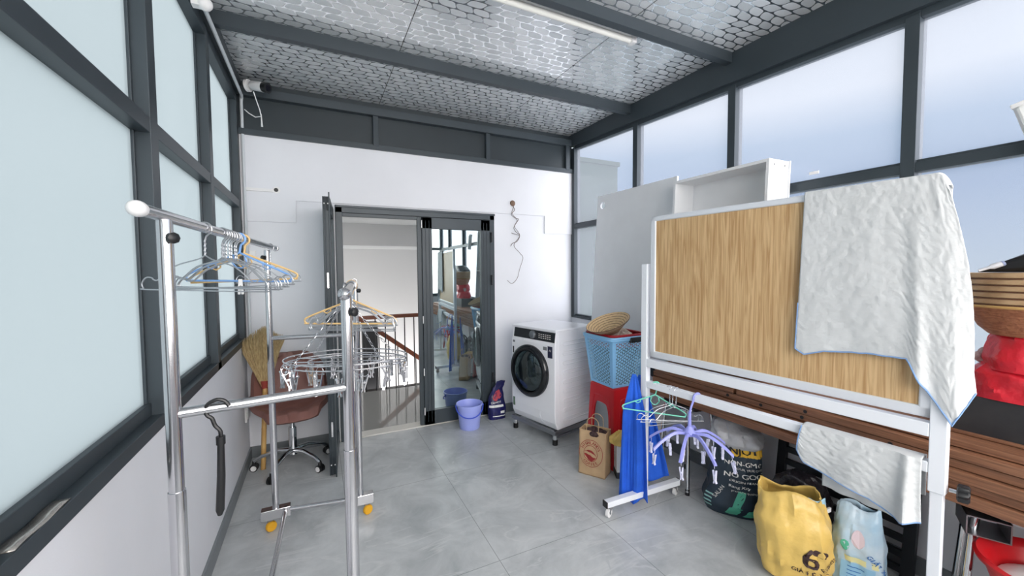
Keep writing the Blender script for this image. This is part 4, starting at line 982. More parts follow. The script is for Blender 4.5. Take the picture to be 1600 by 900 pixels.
tag(b.build('laminate_board', LAMIN), 'large white laminate board with a round cable hole leaning on the right wall', 'board')
# white shelf box
def lean2(z): return 2.30+.038*(z-.84)*1.3
r = root('shelf_unit', (2.4, 1.8, .84), 0, 'white open shelf box standing behind the wooden board stand', 'shelf')
ya, yb, z0, z1 = 1.435, 2.12, .86, 2.135; t = .018; dpt = .19
def sl(b, y0, y1, z0, z1, o, dth): slab(b, y0, y1, z0, z1, lean2, dth, o)
b = MB(); sl(b, ya, ya+t, z0, z1, 0, dpt); b.build('side_panel', LAMIN, r, bevel=.001)
b = MB(); sl(b, yb-t, yb, z0, z1, 0, dpt); b.build('side_panel', LAMIN, r, bevel=.001)
b = MB(); sl(b, ya+t, yb-t, z1-t, z1, 0, dpt); b.build('top_panel', LAMIN, r)
b = MB(); sl(b, ya+t, yb-t, z0, z0+t, 0, dpt); b.build('bottom_panel', LAMIN, r)
b = MB(); sl(b, ya+t, yb-t, 1.48, 1.498, 0, dpt); b.build('shelf', LAMIN, r)
b = MB(); sl(b, ya-.008, yb-t, z0, z1+.003, dpt, .008); b.build('back_panel', LAMIN, r)
for o in (.05, .15):
    MB().tube([(lean2(z1-.03)+o, ya-.001, z1-.03), (lean2(z1-.03)+o, ya+.003, z1-.03)], .005, 8).build('screw_hole', BLACKP, r)
# ================= STACK OF FOLDED SLATTED TABLES =================
r = root('slatted_table_stack', (2.35, 1.2, .6), 0, 'stack of long brown wood-plastic slatted table tops folded flat along the right wall', 'table')
Y0, Y1 = -.9, 2.16
layers = [(.590, .635, 2.185), (.638, .672, 2.205), (.675, .715, 2.19), (.718, .752, 2.21), (.756, .790, 2.20), (.794, .822, 2.235)]
for i, (za, zb, xf) in enumerate(layers):
    y1 = Y1-(.0, .0, .02, .0, .03, .06)[i]; b = MB(); ns_ = 4
    for k in range(3):
        b.box((xf+k*.115, Y0, za), (xf+k*.115+.108, y1, zb))
    b.box((xf+.06, y1-.05, za+.004), (xf+.30, y1-.01, zb-.003))
    if i == 4:
        b = MB(); b.box((xf, Y0, za), (xf+.108, 1.50, zb)); b.box((xf, 1.52, za), (xf+.108, y1, zb)); b.box((xf+.115, Y0, za), (xf+.335, y1, zb))
    b.build('slat_layer', WPC, r, bevel=.003)
for (yy, i) in ((1.56, 3), (1.36, 3), (1.215, 5), (1.13, 4), (1.15, 3), (.80, 3)):
    za, zb, xf = layers[i]; MB().tube([(xf-.002, yy, (za+zb)/2), (xf+.004, yy, (za+zb)/2)], .009, 10).build('bolt', BLACKP, r)
for k, yy in enumerate((1.95, .2)):
    MB().box((2.25, yy, .562), (2.50, yy+.05, .592)).build('cross_bearer', BLACKM, r)
MB().box((2.21, 2.14, .70), (2.30, 2.185, .80)).build('hinge_bracket', BLACKM, r, bevel=.01)
# black round stools carrying the stack
def chrome_stool(c, Hs_, label, rad=.155, legs=4, a0=.5, seatm=BLACKP):
    r = root('round_stool', (c[0], c[1], 0), 0, label, 'stool')
    MB().lathe([(.0001, Hs_-.03), (rad-.02, Hs_-.03), (rad, Hs_-.022), (rad, Hs_-.008), (rad-.02, Hs_), (.0001, Hs_)], (c[0], c[1], 0), 36).build('seat', seatm, r)
    MB().tube([(c[0]+(rad-.03)*math.cos(t), c[1]+(rad-.03)*math.sin(t), Hs_-.04) for t in [2*PI*k/28 for k in range(28)]], .008, 8, closed=True).build('seat_ring', CHROME, r)
    for k in range(legs):
        a = a0+k*2*PI/legs; ca, sa = math.cos(a), math.sin(a)
        p = lambda q, z: Vector((c[0]+ca*q, c[1]+sa*q, z))
        MB().tube(cat([p(.05, Hs_-.035), p(rad-.04, Hs_-.04), p(rad-.01, Hs_-.07), p(rad+.015, Hs_*.45), p(rad+.035, .02)], 4), .013, 12).build('leg', CHROME, r)
        MB().tube([p(rad+.034, 0), p(rad+.033, .04)], .014, 10).build('foot_cap', RUBBER, r)
    return r
chrome_stool((2.31, 1.93), .588, 'round black stool with chrome legs under the left end of the brown tables', a0=-2.42)
chrome_stool((2.42, .50), .588, 'black stool with bent chrome legs under the near end of the brown tables', .16, a0=PI-.45)
# black slatted panel against the wall
r = root('black_slatted_panel', (2.5, 1.15, 0), 0, 'black slatted metal frame leaning on the white wall under the brown tables', 'frame')
def bx_(z): return 2.47+.12*z
b = MB()
ya_, yb_ = .80, 1.44
for (q0, q1) in ((yb_-.045, yb_), (ya_, ya_+.045)):
    b = MB(); slab(b, q0, q1, 0, .56, bx_, .03); b.build('frame_post', BLACKM, r)
for k in range(8):
    b = MB(); z = .03+k*.072; slab(b, ya_+.045, yb_-.045, z, z+.03, bx_, .02, .004); b.build('slat', BLACKM, r)

# ================= BOARD STAND =================
an = math.radians(5.7); BD = Vector((-math.sin(an), math.cos(an), 0)); BN = Vector((math.cos(an), math.sin(an), 0)); BO = Vector((1.83, 1.90, 0))
def bp_(y, z, off=0):   # point on the board plane with world Y = y, off toward the wall
    t = (y-BO.y)/BD.y; p = BO+BD*t+BN*off; return Vector((p.x, p.y, z))
r = root('board_stand', bp_(1.2, 0), 0, 'white steel rolling stand holding a large oak board in a white frame', 'board stand')
def bbox(b, y0, y1, z0, z1, o0, o1):
    vs = [bp_(y, z, o) for z in (z0, z1) for y, o in ((y0, o0), (y0, o1), (y1, o1), (y1, o0))]
    b.add(vs, [(3,2,1,0),(4,5,6,7),(0,1,5,4),(1,2,6,5),(2,3,7,6),(3,0,4,7)]); return b
bbox(MB(), .625, 1.775, .985, 1.79, -.006, .012).build('oak_board', OAK, r)
b = MB(); bbox(b, .59, 1.81, 1.785, 1.815, -.014, .02); bbox(b, .59, 1.81, .96, 1.0, -.014, .02); bbox(b, .59, .632, .96, 1.815, -.014, .02); bbox(b, 1.775, 1.81, .96, 1.815, -.014, .02)
b.build('board_frame', mat('white_aluminium_trim', (224, 228, 234), .3, .2), r, bevel=.006)
for y0, y1, ztp in ((1.83, 1.872, 1.53), (.555, .60, 1.50)):
    bbox(MB(), y0, y1, .70, ztp, -.02, .018).build('upright', WHITEM, r, bevel=.003)
    bbox(MB(), y0+.005, y1-.005, .09, .75, -.014, .014).build('lower_leg', WHITEM, r, bevel=.003)
bbox(MB(), .6, 1.83, .895, .945, -.02, .02).build('crossbar', WHITEM, r, bevel=.003)
bbox(MB(), .6, 1.83, .765, .805, -.02, .02).build('crossbar', WHITEM, r, bevel=.003)
for yy in (1.85, .578):
    c0 = bp_(yy, .085); d0 = Vector((1, -.02, 0)).normalized()
    pa, pb = c0-d0*.31, c0+d0*.29
    MB().bar(pa, pb, .04, .035).build('foot', WHITEM, r, bevel=.002)
    for p, s in ((pa, 1), (pb, -1)):
        MB().bar(p-d0*.004*s, p+d0*.002*s, .042, .037).build('end_plug', BLACKP, r)
        q = p+d0*.035*s
        MB().tube([q+Vector((0,0,-.018)), q+Vector((0,0,-.03))], .018, 12).build('caster_plate', STEEL2, r)
        MB().bar(q+Vector((0,-.0,-.028)), q+d0*(-.012*s)+Vector((0,0,-.055)), .03, .008).build('caster_fork', STEEL2, r)
        wv_ = Vector((.35, -1, 0)).normalized(); wc = Vector((q.x-.01*s, q.y, .0262))
        wh_ = MB().tube([wc-wv_*.011, wc-wv_*.009, wc+wv_*.009, wc+wv_*.011], [.020, .026, .026, .020], 18).build('caster_wheel', WHITEP, r)
        MB().tube([wc-wv_*.014, wc+wv_*.014], .007, 8).build('hub', STEEL2, wh_)
q = bp_(.55, .72)
kd = Vector((.25, -1, 0)).normalized()
MB().tube([q, q+kd*.02], .007, 8).build('knob_bolt', STEEL, r)
kb = MB(); ns_ = 36; vs = []
for z, s in ((.018, .7), (.022, 1), (.045, 1), (.05, .75)):
    for k in range(ns_):
        a = 2*PI*k/ns_; rr2 = (.026+.005*math.cos(6*a))*s; u_ = Vector((0,0,1)); v_ = kd.cross(u_); vs.append(q+kd*z+u_*rr2*math.sin(a)+v_*rr2*math.cos(a))
kb.add(vs, [(j*ns_+i, j*ns_+(i+1) % ns_, (j+1)*ns_+(i+1) % ns_, (j+1)*ns_+i) for j in range(3) for i in range(ns_)]+[tuple(range(ns_)), tuple(3*ns_+i for i in range(ns_))], True)
kb.build('knob', BLACKP, r)

# ---- towels
def interp(x, pts):
    for i in range(len(pts)-1):
        if x <= pts[i+1][0]:
            a, b_ = pts[i], pts[i+1]; t = (x-a[0])/max(1e-9, b_[0]-a[0]); t = t*t*(3-2*t) if len(a) > 2 else t; return a[1]+(b_[1]-a[1])*t
    return pts[-1][1]
def towel_front(a, c):
    """a: 0 left..1 right, c: 0 back hem over the top .. 1 front hem"""
    ytop = interp(a, [(0, 1.0), (.55, .72), (.8, .62), (1, .577)]); ybot = interp(a, [(0, 1.018), (.52, .66), (.58, .625), (.78, .548), (1, .498)])
    zbot = interp(a, [(0, 1.145), (.05, 1.125), (.15, 1.15), (.35, 1.165), (.52, 1.165), (.58, 1.09), (.80, .955), (1, 1.075)])
    cb = .22
    if c < cb:
        t = c/cb; y = ytop; z = 1.45+(1.822-1.45)*t; off = .034
    elif c < cb+.04:
        t = (c-cb)/.04; y = ytop; z = 1.822+.005*math.sin(PI*t); off = .034-.056*t
    else:
        t = (c-cb-.04)/(1-cb-.04); y = ytop+(ybot-ytop)*t; z = 1.822+(zbot-1.822)*t; off = -.022
        bow = .022*math.sin(PI*min(1, t*1.1))*max(0, (a-.62)/.38); y -= bow
        f = .3+.7*t
        off -= (.004*(1+math.sin(a*17+1.2*math.sin(t*3)))*.5+.02*math.exp(-((a-.70+.12*t)/.05)**2)*t+.005*(1+noise.noise(Vector((a*5, t*2.5, 1)))))*f
        off += .03*max(0, a-.85)/.15*t
        rum = noise.noise(Vector((a*16, t*20, 3))); off -= .0018*rum+.0016*noise.noise(Vector((a*34, t*52, 7)))
        z += .004*noise.noise(Vector((a*20, t*9, 5)))
    if c >= cb-.05: z -= .045*max(0, (a-.86)/.14)**2.2*(1-max(0, (c-cb-.04)/(1-cb-.04)))
    return bp_(y, z, off)
b = MB(); b.grid(towel_front, 110, 130)
r_t = tag(b.build('white_towel', TOWEL, solid=.004, recalc=False), 'large white towelling cloth draped over the right end of the oak board', 'towel')
pe = [towel_front(a/60, 1)+Vector((-.002,0,0)) for a in range(61)]; MB().tube(pe, .003, 6).build('piping', PIPING, r_t)
MB().tube([towel_front(0, .26+.74*k/40)+Vector((-.001,.001,0)) for k in range(28, 41)], .003, 6).build('piping', PIPING, r_t)
def towel2(a, c):
    y0, y1 = .985, .612
    y = y0+(y1-y0)*a; zb = interp(a, [(0, .70), (.05, .655), (.2, .635), (.6, .60), (.85, .565), (1, .585)])
    if c < .3: t = c/.3; z = .66+(.812-.66)*t; off = .03
    elif c < .4: t = (c-.3)/.1; z = .812+.005*math.sin(PI*t); off = .03-.062*t
    else:
        t = (c-.4)/.6; z = .812+(zb-.812)*t; off = -.032-.010*math.sin(PI*t)-.006*(1+math.sin(a*13+t*2))*t-.035*math.exp(-((a-.90)/.045)**2)*(.3+.7*t)
        off -= .003*noise.noise(Vector((a*14, t*14, 9)))+.002*noise.noise(Vector((a*30, t*34, 2))); y += .02*t*(0.5-a)*0+.012*t*max(0, .2-a)*5
        y -= .03*t*max(0, a-.8)
    return bp_(y, z, off)
b = MB(); b.grid(towel2, 80, 60); r_t = tag(b.build('white_cloth', TOWEL, solid=.004, recalc=False), 'smaller white cloth with blue hem hanging on the lower crossbar of the stand', 'towel')
MB().tube([towel2(a/50, 1)+Vector((-.001,0,0)) for a in range(51)], .003, 6).build('piping', PIPING, r_t)
MB().tube([towel2(0, .4+.6*k/20)+Vector((-.001,.001,0)) for k in range(21)], .003, 6).build('piping', PIPING, r_t)
# back flap showing below the front one
def flap(a, c):
    y = .93+(.66-.93)*a; z = .70-.15*c-.02*a; return bp_(y, z, .034+.006*math.sin(a*19)*c)
b = MB(); b.grid(flap, 40, 12); fl = b.build('back_flap', TOWEL, r_t, solid=.004, recalc=False)
# blue cloth over the left end of the crossbar
def bluec(a, c):
    """hangs from the stand's left upright nearly to the floor"""
    t = c; tp = Vector((1.80, 1.905, .83)); wdt = .012+.05*min(1, t/.3)**.8+.035*t
    x = (a-.5)*2
    p = tp+Vector((x*wdt*.55, -x*wdt*.75, 0)); p.z = .84-(.815-.03*x*0+.10*max(0, x)**1.0*0)*t
    fold = (.018*math.sin(a*13+2*noise.noise(Vector((a*2, t*1.6, 4))))+.012*noise.noise(Vector((a*9, t*1.5, 8))))*min(1, t*2.2)
    n2 = Vector((-.75, -.6, 0)).normalized()
    p += n2*(.035+fold*.8+.02*t); p.z -= .035*math.sin(a*5+.4)*t
    p.z = max(p.z, .02)
    return p
b = MB(); b.grid(bluec, 90, 60)
BP_ = [az(985, 785)]
def bluec2(a, c):
    # outline taken on the vertical plane through the stand's left leg
    t = c
    l = interp(t, [(0, 1.93), (.12, 1.945), (.35, 1.97), (.7, 1.985), (1, 1.985)]); r_ = interp(t, [(0, 1.895), (.12, 1.86), (.35, 1.80), (.7, 1.755), (1, 1.80)])
    return None
blue = b.build('blue_cloth', BLUECL, solid=.003, recalc=False)
tag(blue, 'royal blue cloth hanging in folds from the left leg of the board stand', 'cloth')
def bluec3(a, c):
    t = c; tp = Vector((1.875, 1.94, .83)); wdt = .01+.10*t**.7; x = (a-.5)*2
    p = tp+Vector((x*wdt*.5, -x*wdt*.85, 0)); p.z = .81-.66*t-.04*math.sin(a*4)*t
    p += Vector((.06*t, -.05*t, 0))+Vector((.6, .3, 0))*((.014*math.sin(a*9+t)+.014*noise.noise(Vector((a*8, t*2, 2))))*min(1, t*2)); return p
b = MB(); b.grid(bluec3, 60, 40); b.build('back_half', BLUECL, blue, solid=.003, recalc=False)
# ---- hangers on the lower crossbar
def bar2(px):
    best = None
    for i in range(601):
        p = bp_(.6+1.23*i/600, .805); d = p-CAM; z = d.dot(FW); x = 800+F*d.dot(RT)/z
        if best is None or abs(x-px) < best[0]: best = (abs(x-px), p)
    return best[1]+Vector((0,0,.006))
RZ = -.25
mh = plastic_hanger(MINT, 'mint green plastic hanger on the lower crossbar of the board stand', .37, .08); place(mh, bar2(1026), RZ-.42, .08)
for i, (px, a) in enumerate(((1047, -.1), (1052, .12), (1058, .4))):
    c = copy_tree(wh); place(c, bar2(px), RZ-.2+a, .04*i, ['silver wire hanger just right of the mint green hanger', 'silver wire hanger between two others on the stand crossbar', 'silver wire hanger nearest the lilac clip dryer'][i])
# lilac octopus dryer
q = bar2(1089)+Vector((0,0,0))
oc = root('octopus_clip_dryer', (q.x-.055, q.y, 0.60), .3, 'lilac plastic octopus dryer with pegs hanging from the lower crossbar', 'clip dryer')
hubz = .60; top = Vector((q.x-.055, q.y, hubz))
hk = [Vector((q.x-.0, q.y, q.z))+Vector((.03*math.cos(a)-.0, 0, .03*math.sin(a)-.03)) for a in (-.2, .4, 1.0, 1.6, 2.3, 2.9, 3.4)]+[Vector((q.x-.045, q.y, q.z-.07)), Vector((q.x-.055, q.y, q.z-.1))]
MB().tube(cat(hk, 3), .0055, 8).build('hook', LILAC, oc)
MB().tube([Vector((q.x-.055, q.y, q.z-.095)), top+Vector((0,0,.02))], [.0075, .010], 10).build('stem', LILAC, oc)
MB().lathe([(.0001, -.012), (.03, -.012), (.036, 0), (.022, .018), (.012, .035), (.0001, .035)], n=20).build('hub', LILAC, oc, local=True)
armp = [(.03, 0), (.09, .006), (.16, -.03), (.215, -.075)]
am = MB(); vs = []
for i, (x, z) in enumerate(cat([Vector((p[0], 0, p[1])) for p in armp], 4) and [(v.x, v.z) for v in cat([Vector((p[0], 0, p[1])) for p in armp], 4)]):
    wdt = .009; hh = .007; vs += [(x, -wdt, z-hh), (x, wdt, z-hh), (x, wdt*.5, z+hh), (x, -wdt*.5, z+hh)]
n = len(vs)//4
am.add(vs, [(4*i+k, 4*i+(k+1) % 4, 4*i+4+(k+1) % 4, 4*i+4+k) for i in range(n-1) for k in range(4)]+[(3,2,1,0), (4*n-4, 4*n-3, 4*n-2, 4*n-1)])
arm = None; peg = None
def peg_mesh():
    b = MB(); b.tube([(0,0,.0), (0,0,-.022)], .0012, 5)
    for s in (-1, 1):
        b.bar((s*.008, 0, -.03), (s*.0025, 0, -.078), .012, .004, (1,0,0)); b.bar((s*.0025, 0, -.078), (s*.007, 0, -.092), .012, .004, (1,0,0))
    b.tube([(0,-.008,-.055), (0,.008,-.055)], .0045, 8); return b
WL = mat('pale_lilac_plastic', (214, 216, 240), .4)
for k in range(8):
    a = k*2*PI/8+.2
    if arm is None: arm = am.build('arm', LILAC, oc, local=True); o = arm
    else: o = arm.copy(); col.objects.link(o); o.parent = oc
    o.rotation_euler = (0, 0, a)
    for (x, z) in ((.205, -.07), (.12, -.012)):
        if peg is None: peg = peg_mesh().build('peg', WL, oc, local=True); pg = peg
        else: pg = peg.copy(); col.objects.link(pg); pg.parent = oc
        pg.location = (x*math.cos(a), x*math.sin(a), z-.006); pg.rotation_euler = (rnd.uniform(-.15,.15), rnd.uniform(-.15,.15), rnd.uniform(0, PI))

# ================= BAGS ON THE FLOOR AT RIGHT =================
r = root('pet_food_sack', (2.33, 1.60, 0), 0, 'navy printed sack with yellow band and white lettering, grey liner folded over its mouth', 'sack')
vdir = math.atan2(-1.6, -2.33)   # towards the camera
_, sf = sack(NAVY, r, (2.30, 1.58, 0), [(0, .15, .10, 0, 0), (.06, .165, .12, 0, 0), (.2, .145, .11, .01, .0), (.36, .125, .10, .02, 0), (.46, .115, .09, .02, 0)], amp=.014, ns=6, seed=4, rz=vdir+PI/2, close=True)
A0_ = -PI/2; fn = dec(sf, A0_, .125, .0045)
b = MB(); decal_rect(b, fn, -.03, .375, .16, .445, 48, 8); b.build('yellow_band', INKY, r, recalc=False)
fn2 = dec(sf, A0_, .125, .010)
b = MB(); decal_text(b, 'NJOY', .058, fn2, .032, .392, .05, .003); b.build('brand_word', BLACKP, r, recalc=False)
b = MB(); decal_text(b, 'NON-GMO', .035, fn2, .03, .325, 0, .0015); decal_text(b, 'POUR TREE CARE', .017, fn2, .06, .30); decal_text(b, 'NO GOOD', .04, fn2, .05, .255, .03, .0015)
decal_text(b, 'ORIGIN BEANS', .019, fn2, .04, .225, 0, .0008); decal_text(b, 'Rang Xay', .024, fn2, .02, .19, 0, .001); decal_text(b, 'premium quality', .016, fn2, .04, .165)
b.build('white_lettering', INKW, r, recalc=False)
b = MB(); decal_text(b, 'SALAN', .028, dec(sf, A0_, .14, .006), -.06, .14, 1.2); b.build('side_word', INKW, r, recalc=False)
b = MB()
for k in range(4): decal_rect(b, dec(sf, A0_, .15, .0055), -.145, .04+k*.022, -.095, .049+k*.022, 4, 1)
b.build('pale_stripes', mat('ink_pale_teal', (150, 196, 190), .6), r, recalc=False)
b = MB()
for x0, w_, z0_, h_ in ((-.03, .05, .02, .05), (.04, .05, .02, .045), (.0, .03, .07, .10)): b.grid(lambda a, c: fn(x0+w_*a+.02*c, z0_+h_*c), 5, 5)
b.build('green_shapes', INKG, r, recalc=False)
lo, _ = sack(LINER, r, (2.30, 1.58, .40), [(0.02, .122, .10, .02, 0), (.05, .14, .112, .02, 0), (.10, .13, .10, .01, 0), (.145, .085, .06, -.02, .01), (.17, .05, .03, -.03, .02)], amp=.02, ns=7, seed=9, rz=vdir+PI/2, name='liner')
# yellow bag
r = root('yellow_bag', (2.03, 1.06, 0), 0, 'full yellow plastic shopping bag with dark logo standing in front of the sack', 'shopping bag')
yc = Vector((2.06, 1.09, 0)); vd = math.atan2(-yc.y, -yc.x)
_, sf = sack(YBAG, r, yc, [(0, .10, .08, 0, 0), (.03, .135, .11, 0, 0), (.15, .15, .125, .0, 0), (.27, .15, .12, -.01, 0), (.36, .13, .09, -.02, .0), (.42, .12, .06, -.03, .0)], amp=.014, ns=6, seed=12, rz=vd+PI/2, rfold=.02)
fn = dec(sf, -PI/2, .14, .004)
b = MB(); decal_text(b, '6', .12, fn, .055, .135, .05, .004); decal_text(b, '6', .12, fn, .053, .135, .05, .004); b.build('logo_figure', INKD, r, recalc=False)
b = MB(); decal_text(b, 'GIÁ RẺ & C', .026, fn, .055, .10, .02, .0012); decal_text(b, 'EXPRESS', .022, fn, .125, .15, .5, .001); b.build('logo_words', INKD, r, recalc=False)
b = MB(); b.add([fn(.09+.028*math.cos(t), .205+.014*math.sin(t)) for t in [2*PI*k/16 for k in range(16)]], [tuple(range(16))]); b.build('logo_ring', INKD, r, recalc=False)
# handle loop on the right, folded package inside
hpp = [sf(-.35, .40), sf(-.35, .40)+Vector((.0, -.01, .02)), sf(-.6, .37)+Vector((.02,-.03,-.02)), sf(-.7, .30, .012), sf(-.9, .28, .012)]
ym = root('milk_carton_wrapper', sf(-1.0, .38), 0, 'pale blue and white wrapper sticking out of the yellow bag', 'wrapper')
q = yc+Vector((.03, -.07, .36)); b = MB(); b.grid(lambda a, c: q+Vector((.10*(a-.5)-.02*c, -.05*(a-.5), .10*(c-.5)+.01*math.sin(a*7))), 10, 8); b.build('film', mat('sky_wrapper', (170, 214, 236), .35), ym, solid=.003, recalc=False)
b = MB(); b.box(q+Vector((.03,-.03,-.02)), q+Vector((.075,-.022,.0))); b.build('tab', WHITEP, ym)
# blue-white bag
r = root('blue_white_bag', (2.22, .86, 0), 0, 'pale blue and white printed plastic packet standing right of the yellow bag', 'packet')
yc = Vector((2.255, .92, 0)); vd = math.atan2(-yc.y, -yc.x)
_, sf = sack(PALEB, r, yc, [(0, .085, .055, 0, 0), (.06, .10, .07, 0, 0), (.2, .095, .065, .0, 0), (.32, .078, .045, 0, 0), (.385, .07, .02, .0, 0)], amp=.009, ns=7, seed=21, rz=vd+PI/2, rfold=.012)
fn = dec(sf, -PI/2, .09, .0035)
b = MB(); decal_rect(b, fn, -.05, .05, .05, .135, 10, 6); b.build('blue_panel', mat('ink_light_blue', (150, 198, 228), .5), r, recalc=False)
fn3 = dec(sf, -PI/2, .09, .0055)
b = MB()
for k in range(4): decal_rect(b, fn3, -.03, .065+k*.017, .035-.015*(k % 2), .069+k*.017, 6, 1)
b.build('blue_lines', INKB, r, recalc=False)
b = MB(); decal_text(b, 'GIẶT XẢ', .026, fn3, .055, .15, -.9, .001); b.build('blue_lettering', INKB, r, recalc=False)
b = MB(); decal_rect(b, fn, -.045, .14, .06, .165, 8, 2); b.build('yellow_print', mat('ink_pale_yellow', (232, 228, 170), .5), r, recalc=False)
b = MB(); b.add([fn(-.04+.014*math.cos(t), .21+.024*math.sin(t)) for t in [2*PI*k/14 for k in range(14)]], [tuple(range(14))]); b.build('green_print', INKG, r, recalc=False)
b = MB(); b.add([fn(.0+.022*math.cos(t), .25+.04*math.sin(t)) for t in [2*PI*k/14 for k in range(14)]], [tuple(range(14))]); b.build('pink_print', mat('ink_pale_pink', (226, 208, 216), .5), r, recalc=False)
b = MB(); b.ball(sf(-.25, .385)+Vector((0,0,.012)), .016, 7); b.build('spout_cap', WHITEP, r)
# black bag behind
r = root('black_bag', (2.30, 1.22, 0), 0, 'dark grey-black plastic bag bundled behind the yellow bag', 'bag')
_, sf = sack(BBAG, r, (2.335, 1.215, 0), [(0, .10, .10, 0, 0), (.05, .13, .125, 0, 0), (.22, .135, .13, 0, 0), (.33, .11, .10, 0, 0), (.38, .05, .05, 0, 0)], amp=.02, ns=6, seed=31, close=True)
for k in range(4):
    MB().tube(cat([Vector((2.24, 1.26, .33+k*.006)), Vector((2.22-.008*k, 1.19, .395+.006*k)), Vector((2.23-.006*k, 1.11, .375+.004*k)), Vector((2.26, 1.04, .30))], 5), .008, 6).build('fold', BBAG, r)

# small items between the stool and the blue cloth
yc = Vector((1.955, 2.20, 0))
r = root('small_carton', yc, -.5, 'small white printed carton behind the blue cloth', 'carton')
MB().box((-.045,-.05,.04), (.045,.05,.235)).build('box', WHITEP, r, local=True, bevel=.002); MB().box((-.05,-.055,0), (.05,.055,.045)).build('base', mat('grey_rubber_base', (62, 62, 66), .6), r, local=True, bevel=.006)
b = MB(); decal_text(b, 'omo', .04, lambda u, v: Vector((.0-.0+v*0-.0462, -u*1.0, .14+v)), 0, 0, PI/2); b.build('print', INKD, r, local=True, recalc=False)
r = root('yellow_cloth', (1.93, 2.16, .26), 0, 'small crumpled yellow plastic piece on the white carton', 'plastic bag')
sack(YBAG, r, (1.93, 2.18, .236), [(0, .03, .03, 0, 0), (.02, .058, .045, -.015, 0), (.06, .06, .05, -.025, 0), (.10, .03, .025, 0, 0)], amp=.022, ns=9, seed=41, close=True, n=40, m=16)

# ================= ON TOP OF THE TABLE STACK =================
ZT = .824
r = root('black_board_box', (2.42, .35, ZT), 0, 'weathered black flat box lying on the brown tables under the red bags', 'box')
b = MB(); b.box((2.34, -.25, ZT+.004), (2.56, .66, ZT+.16)); b.build('box', CASEM, r, bevel=.004)
MB().box((2.325, -.27, ZT-.0), (2.565, .68, ZT+.012)).build('base_board', WPC, r, bevel=.003)
def redbag(c, hw, hd, H_, seed, label, rz=0):
    r = root('red_plastic_bag', c, rz, label, 'plastic bag')
    sack(REDBAG, r, c, [(0, hw*.97, hd*.97, 0, 0), (H_*.25, hw, hd, 0, 0), (H_*.7, hw*.95, hd*.95, 0, 0), (H_, hw*.75, hd*.75, 0, 0)], amp=.012, ns=8, seed=seed, close=True, rz=rz, n=64, m=30)
    return r
ZB = ZT+.16
redbag((2.445, .48, ZB), .115, .155, .135, 3, 'crumpled red plastic bag lying flat on the black box')
redbag((2.44, .445, ZB+.115), .115, .145, .165, 8, 'bright red plastic bag bulging on top of the lower red bag')
r = root('patterned_cloth_bundle', (2.42, .58, ZB+.13), 0, 'small maroon and white patterned cloth bundle between towel and red bag', 'cloth')
b = MB(); b.ball((2.43, .575, ZB+.165), .035, 8, sy=1.2, sz=.9); b.ball((2.425, .60, ZB+.15), .026, 7); b.build('bundle', mat('maroon_print', (120, 50, 60), .8, c2=(210, 190, 190), vscale=40), r)
# stack of bamboo baskets lying on the bags
def rattan_mat():
    return mat('rattan_weave', (178, 122, 88), .6, c2=(140, 88, 62), vscale=40, bump=.5, bscale=60, stretch=(1,1,5))
RAT = rattan_mat()
zb = 1.235; cB_ = (2.42, .465)
r = root('bamboo_basket', (cB_[0], cB_[1], zb), 0, 'round brown woven bamboo basket resting on the red bags', 'basket')
MB().lathe([(.0001, 0), (.12, 0), (.15, .03), (.185, .105), (.19, .108), (.19, .118), (.18, .118), (.145, .035), (.0001, .008)], (cB_[0], cB_[1], zb), 48, sx=.8).build('bowl', RAT, r)
MB().tube([(cB_[0]+.19*.8*math.cos(t), cB_[1]+.19*math.sin(t), zb+.112) for t in [2*PI*k/48 for k in range(48)]], .006, 6, closed=True).build('rim', BAMB, r)
LS = mat('light_bamboo_hoop', (196, 166, 128), .6, c2=(170, 138, 102), vscale=20)
for k in range(5):
    z = zb+.120+k*.0245
    o = root('bamboo_tray', (cB_[0], cB_[1], z), 0, None, None)
    MB().lathe([(.0001, .002), (.17, .002), (.178, .0), (.19+.001*k, .004), (.192+.001*k, .0215), (.184, .022), (.172, .008), (.0001, .006)], (0,0,0), 48, sx=.8).build('tray', LS, o, local=True)
    MB().tube([((.192+.001*k)*.8*math.cos(t), (.192+.001*k)*math.sin(t), .0) for t in [2*PI*q_/48 for q_ in range(48)]], .0028, 6, closed=True).build('rim', mat('dark_rattan_edge', (96, 62, 40), .6) if k == 0 else bpy.data.materials['dark_rattan_edge'], o, local=True)
    tag(o, 'shallow light bamboo tray, %s of the nested pile on the bamboo basket' % ['lowest', 'second from the bottom', 'middle one', 'second from the top', 'topmost'][k], 'tray', 'nested bamboo trays')
# black case and brush on top
zk = zb+.120+5*.0245
r = root('black_case', (2.44, .3, zk), 0, 'black cloth case lying on the bamboo trays at the right edge', 'case')
b = MB(); b.grid(lambda a, c: Vector((2.34+.2*c, .60-.80*a, zk+.005+.11*min(1, a*4.5)**.9*(1-.25*(2*c-1)**2))), 30, 10)
b.grid(lambda a, c: Vector((2.34+.2*c, .60-.80*a, zk+.002)), 30, 10); b.grid(lambda a, c: Vector((2.34, .60-.80*a, zk+.002+c*(.003+.11*min(1, a*4.5)**.9*.75))), 30, 3); b.build('case_body', BLACKP, r, solid=.004, recalc=False)
r = root('white_brush', (2.35, .5, zk), 0, 'white handled brush lying on the pile beside the black case', 'brush')
p, q = ax(1529, 423, 2.31), ax(1566, 412, 2.335)
MB().tube([p, p.lerp(q, .45), p.lerp(q, .6), q], [.005, .006, .011, .010], 10).build('handle', mat('pale_grey_plastic', (205, 208, 214), .4), r)
MB().tube([q, q+(q-p)*.12], [.011, .008], 10).build('bristle_head', mat('grey_blue_bristle', (120, 130, 160), .6), r)
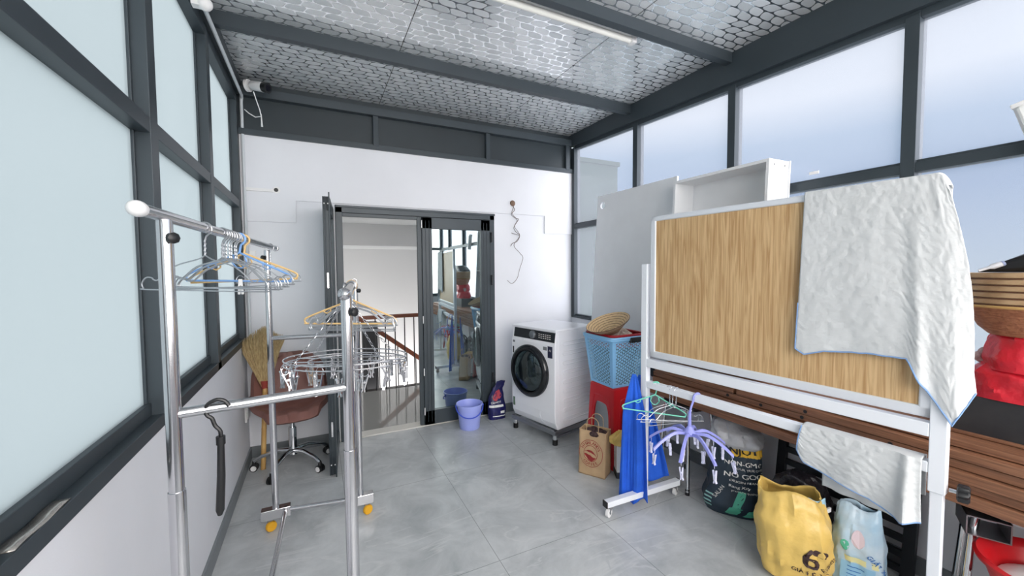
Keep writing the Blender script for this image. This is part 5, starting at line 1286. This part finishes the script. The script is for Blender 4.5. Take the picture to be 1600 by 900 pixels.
# rectangular steel tube offcut under the tables
c0 = Vector((2.325, .47, 0))
r = root('steel_tube_offcut', (2.36, .5, .5), 0, 'rectangular dark steel tube offcut on the stool under the brown tables', 'steel tube')
def rect_tube(p, d, L, w_, h_, t=.004):
    d = d.normalized(); s = d.cross(Vector((0,0,1))).normalized(); u = Vector((0,0,1)); b = MB()
    for a0, a1, c0_, c1_ in ((-w_/2, w_/2, -h_/2, -h_/2+t), (-w_/2, w_/2, h_/2-t, h_/2), (-w_/2, -w_/2+t, -h_/2, h_/2), (w_/2-t, w_/2, -h_/2, h_/2)):
        vs = [p+d*l+s*a+u*z for l in (0, L) for a, z in ((a0, c0_), (a1, c0_), (a1, c1_), (a0, c1_))]
        b.add(vs, [(3,2,1,0),(4,5,6,7),(0,1,5,4),(1,2,6,5),(2,3,7,6),(3,0,4,7)])
    return b
# red basin with a white sponge cloth
bq = Vector((2.245, .355, .285))
r3 = root('low_stool', (bq.x, bq.y, 0), 0, 'low red stool carrying the wash basin at the bottom right corner', 'stool')
MB().box((bq.x-.12, bq.y-.12, .265), (bq.x+.12, bq.y+.12, .283)).build('top', DREDP, r3, bevel=.008)
for sx_ in (-1, 1):
    for sy_ in (-1, 1): MB().tube([(bq.x+sx_*.13, bq.y+sy_*.13, 0), (bq.x+sx_*.10, bq.y+sy_*.10, .27)], .016, 8).build('leg', DREDP, r3)
r2 = root('red_basin', bq, 0, 'red plastic wash basin at the bottom right corner', 'basin')
MB().lathe([(.0001, .003), (.12, .003), (.125, .0), (.13, .004), (.178, .15), (.196, .155), (.20, .168), (.19, .176), (.172, .165), (.162, .15), (.118, .012), (.0001, .01)], n=56).build('bowl', REDP, r2, local=True)
b = MB(); b.lathe([(.0001, .012), (.10, .012), (.135, .06), (.14, .10), (.09, .13), (.0001, .138)], bq, 32)
tag(b.build('white_laundry', WHITEP), 'white bundle lying inside the red basin', 'laundry')

# bits: foil tape on the left ledge, stickers
q = ax(30, 832, LX+.0)
r = MB(); r.grid(lambda a, c: Vector((LX-.028+.03*c, 1.05+.19*a, .9865+.002*math.sin(a*9))), 12, 2); tag(r.build('foil_tape_strip', SILV, solid=.002, recalc=False), 'crinkled silver tape strip stuck on the near left window ledge', 'tape')
q = ax(1272, 270, RX+.028)
tag(MB().box((RX+.026, q.y-.025, q.z-.008), (RX+.030, q.y+.025, q.z+.008)).build('window_sticker', WHITEP), 'small white sticker on the large right window pane', 'sticker')
q = ay(1544, 860, .5)
# steel offcut geometry (kept last: it leans on the stool's leg ring)
b = rect_tube(az(1545, 828, .512), Vector((.72, .35, 0)), .15, .115, .075); b.build('tube', STEEL2, bpy.data.objects['steel_tube_offcut'], recalc=False)
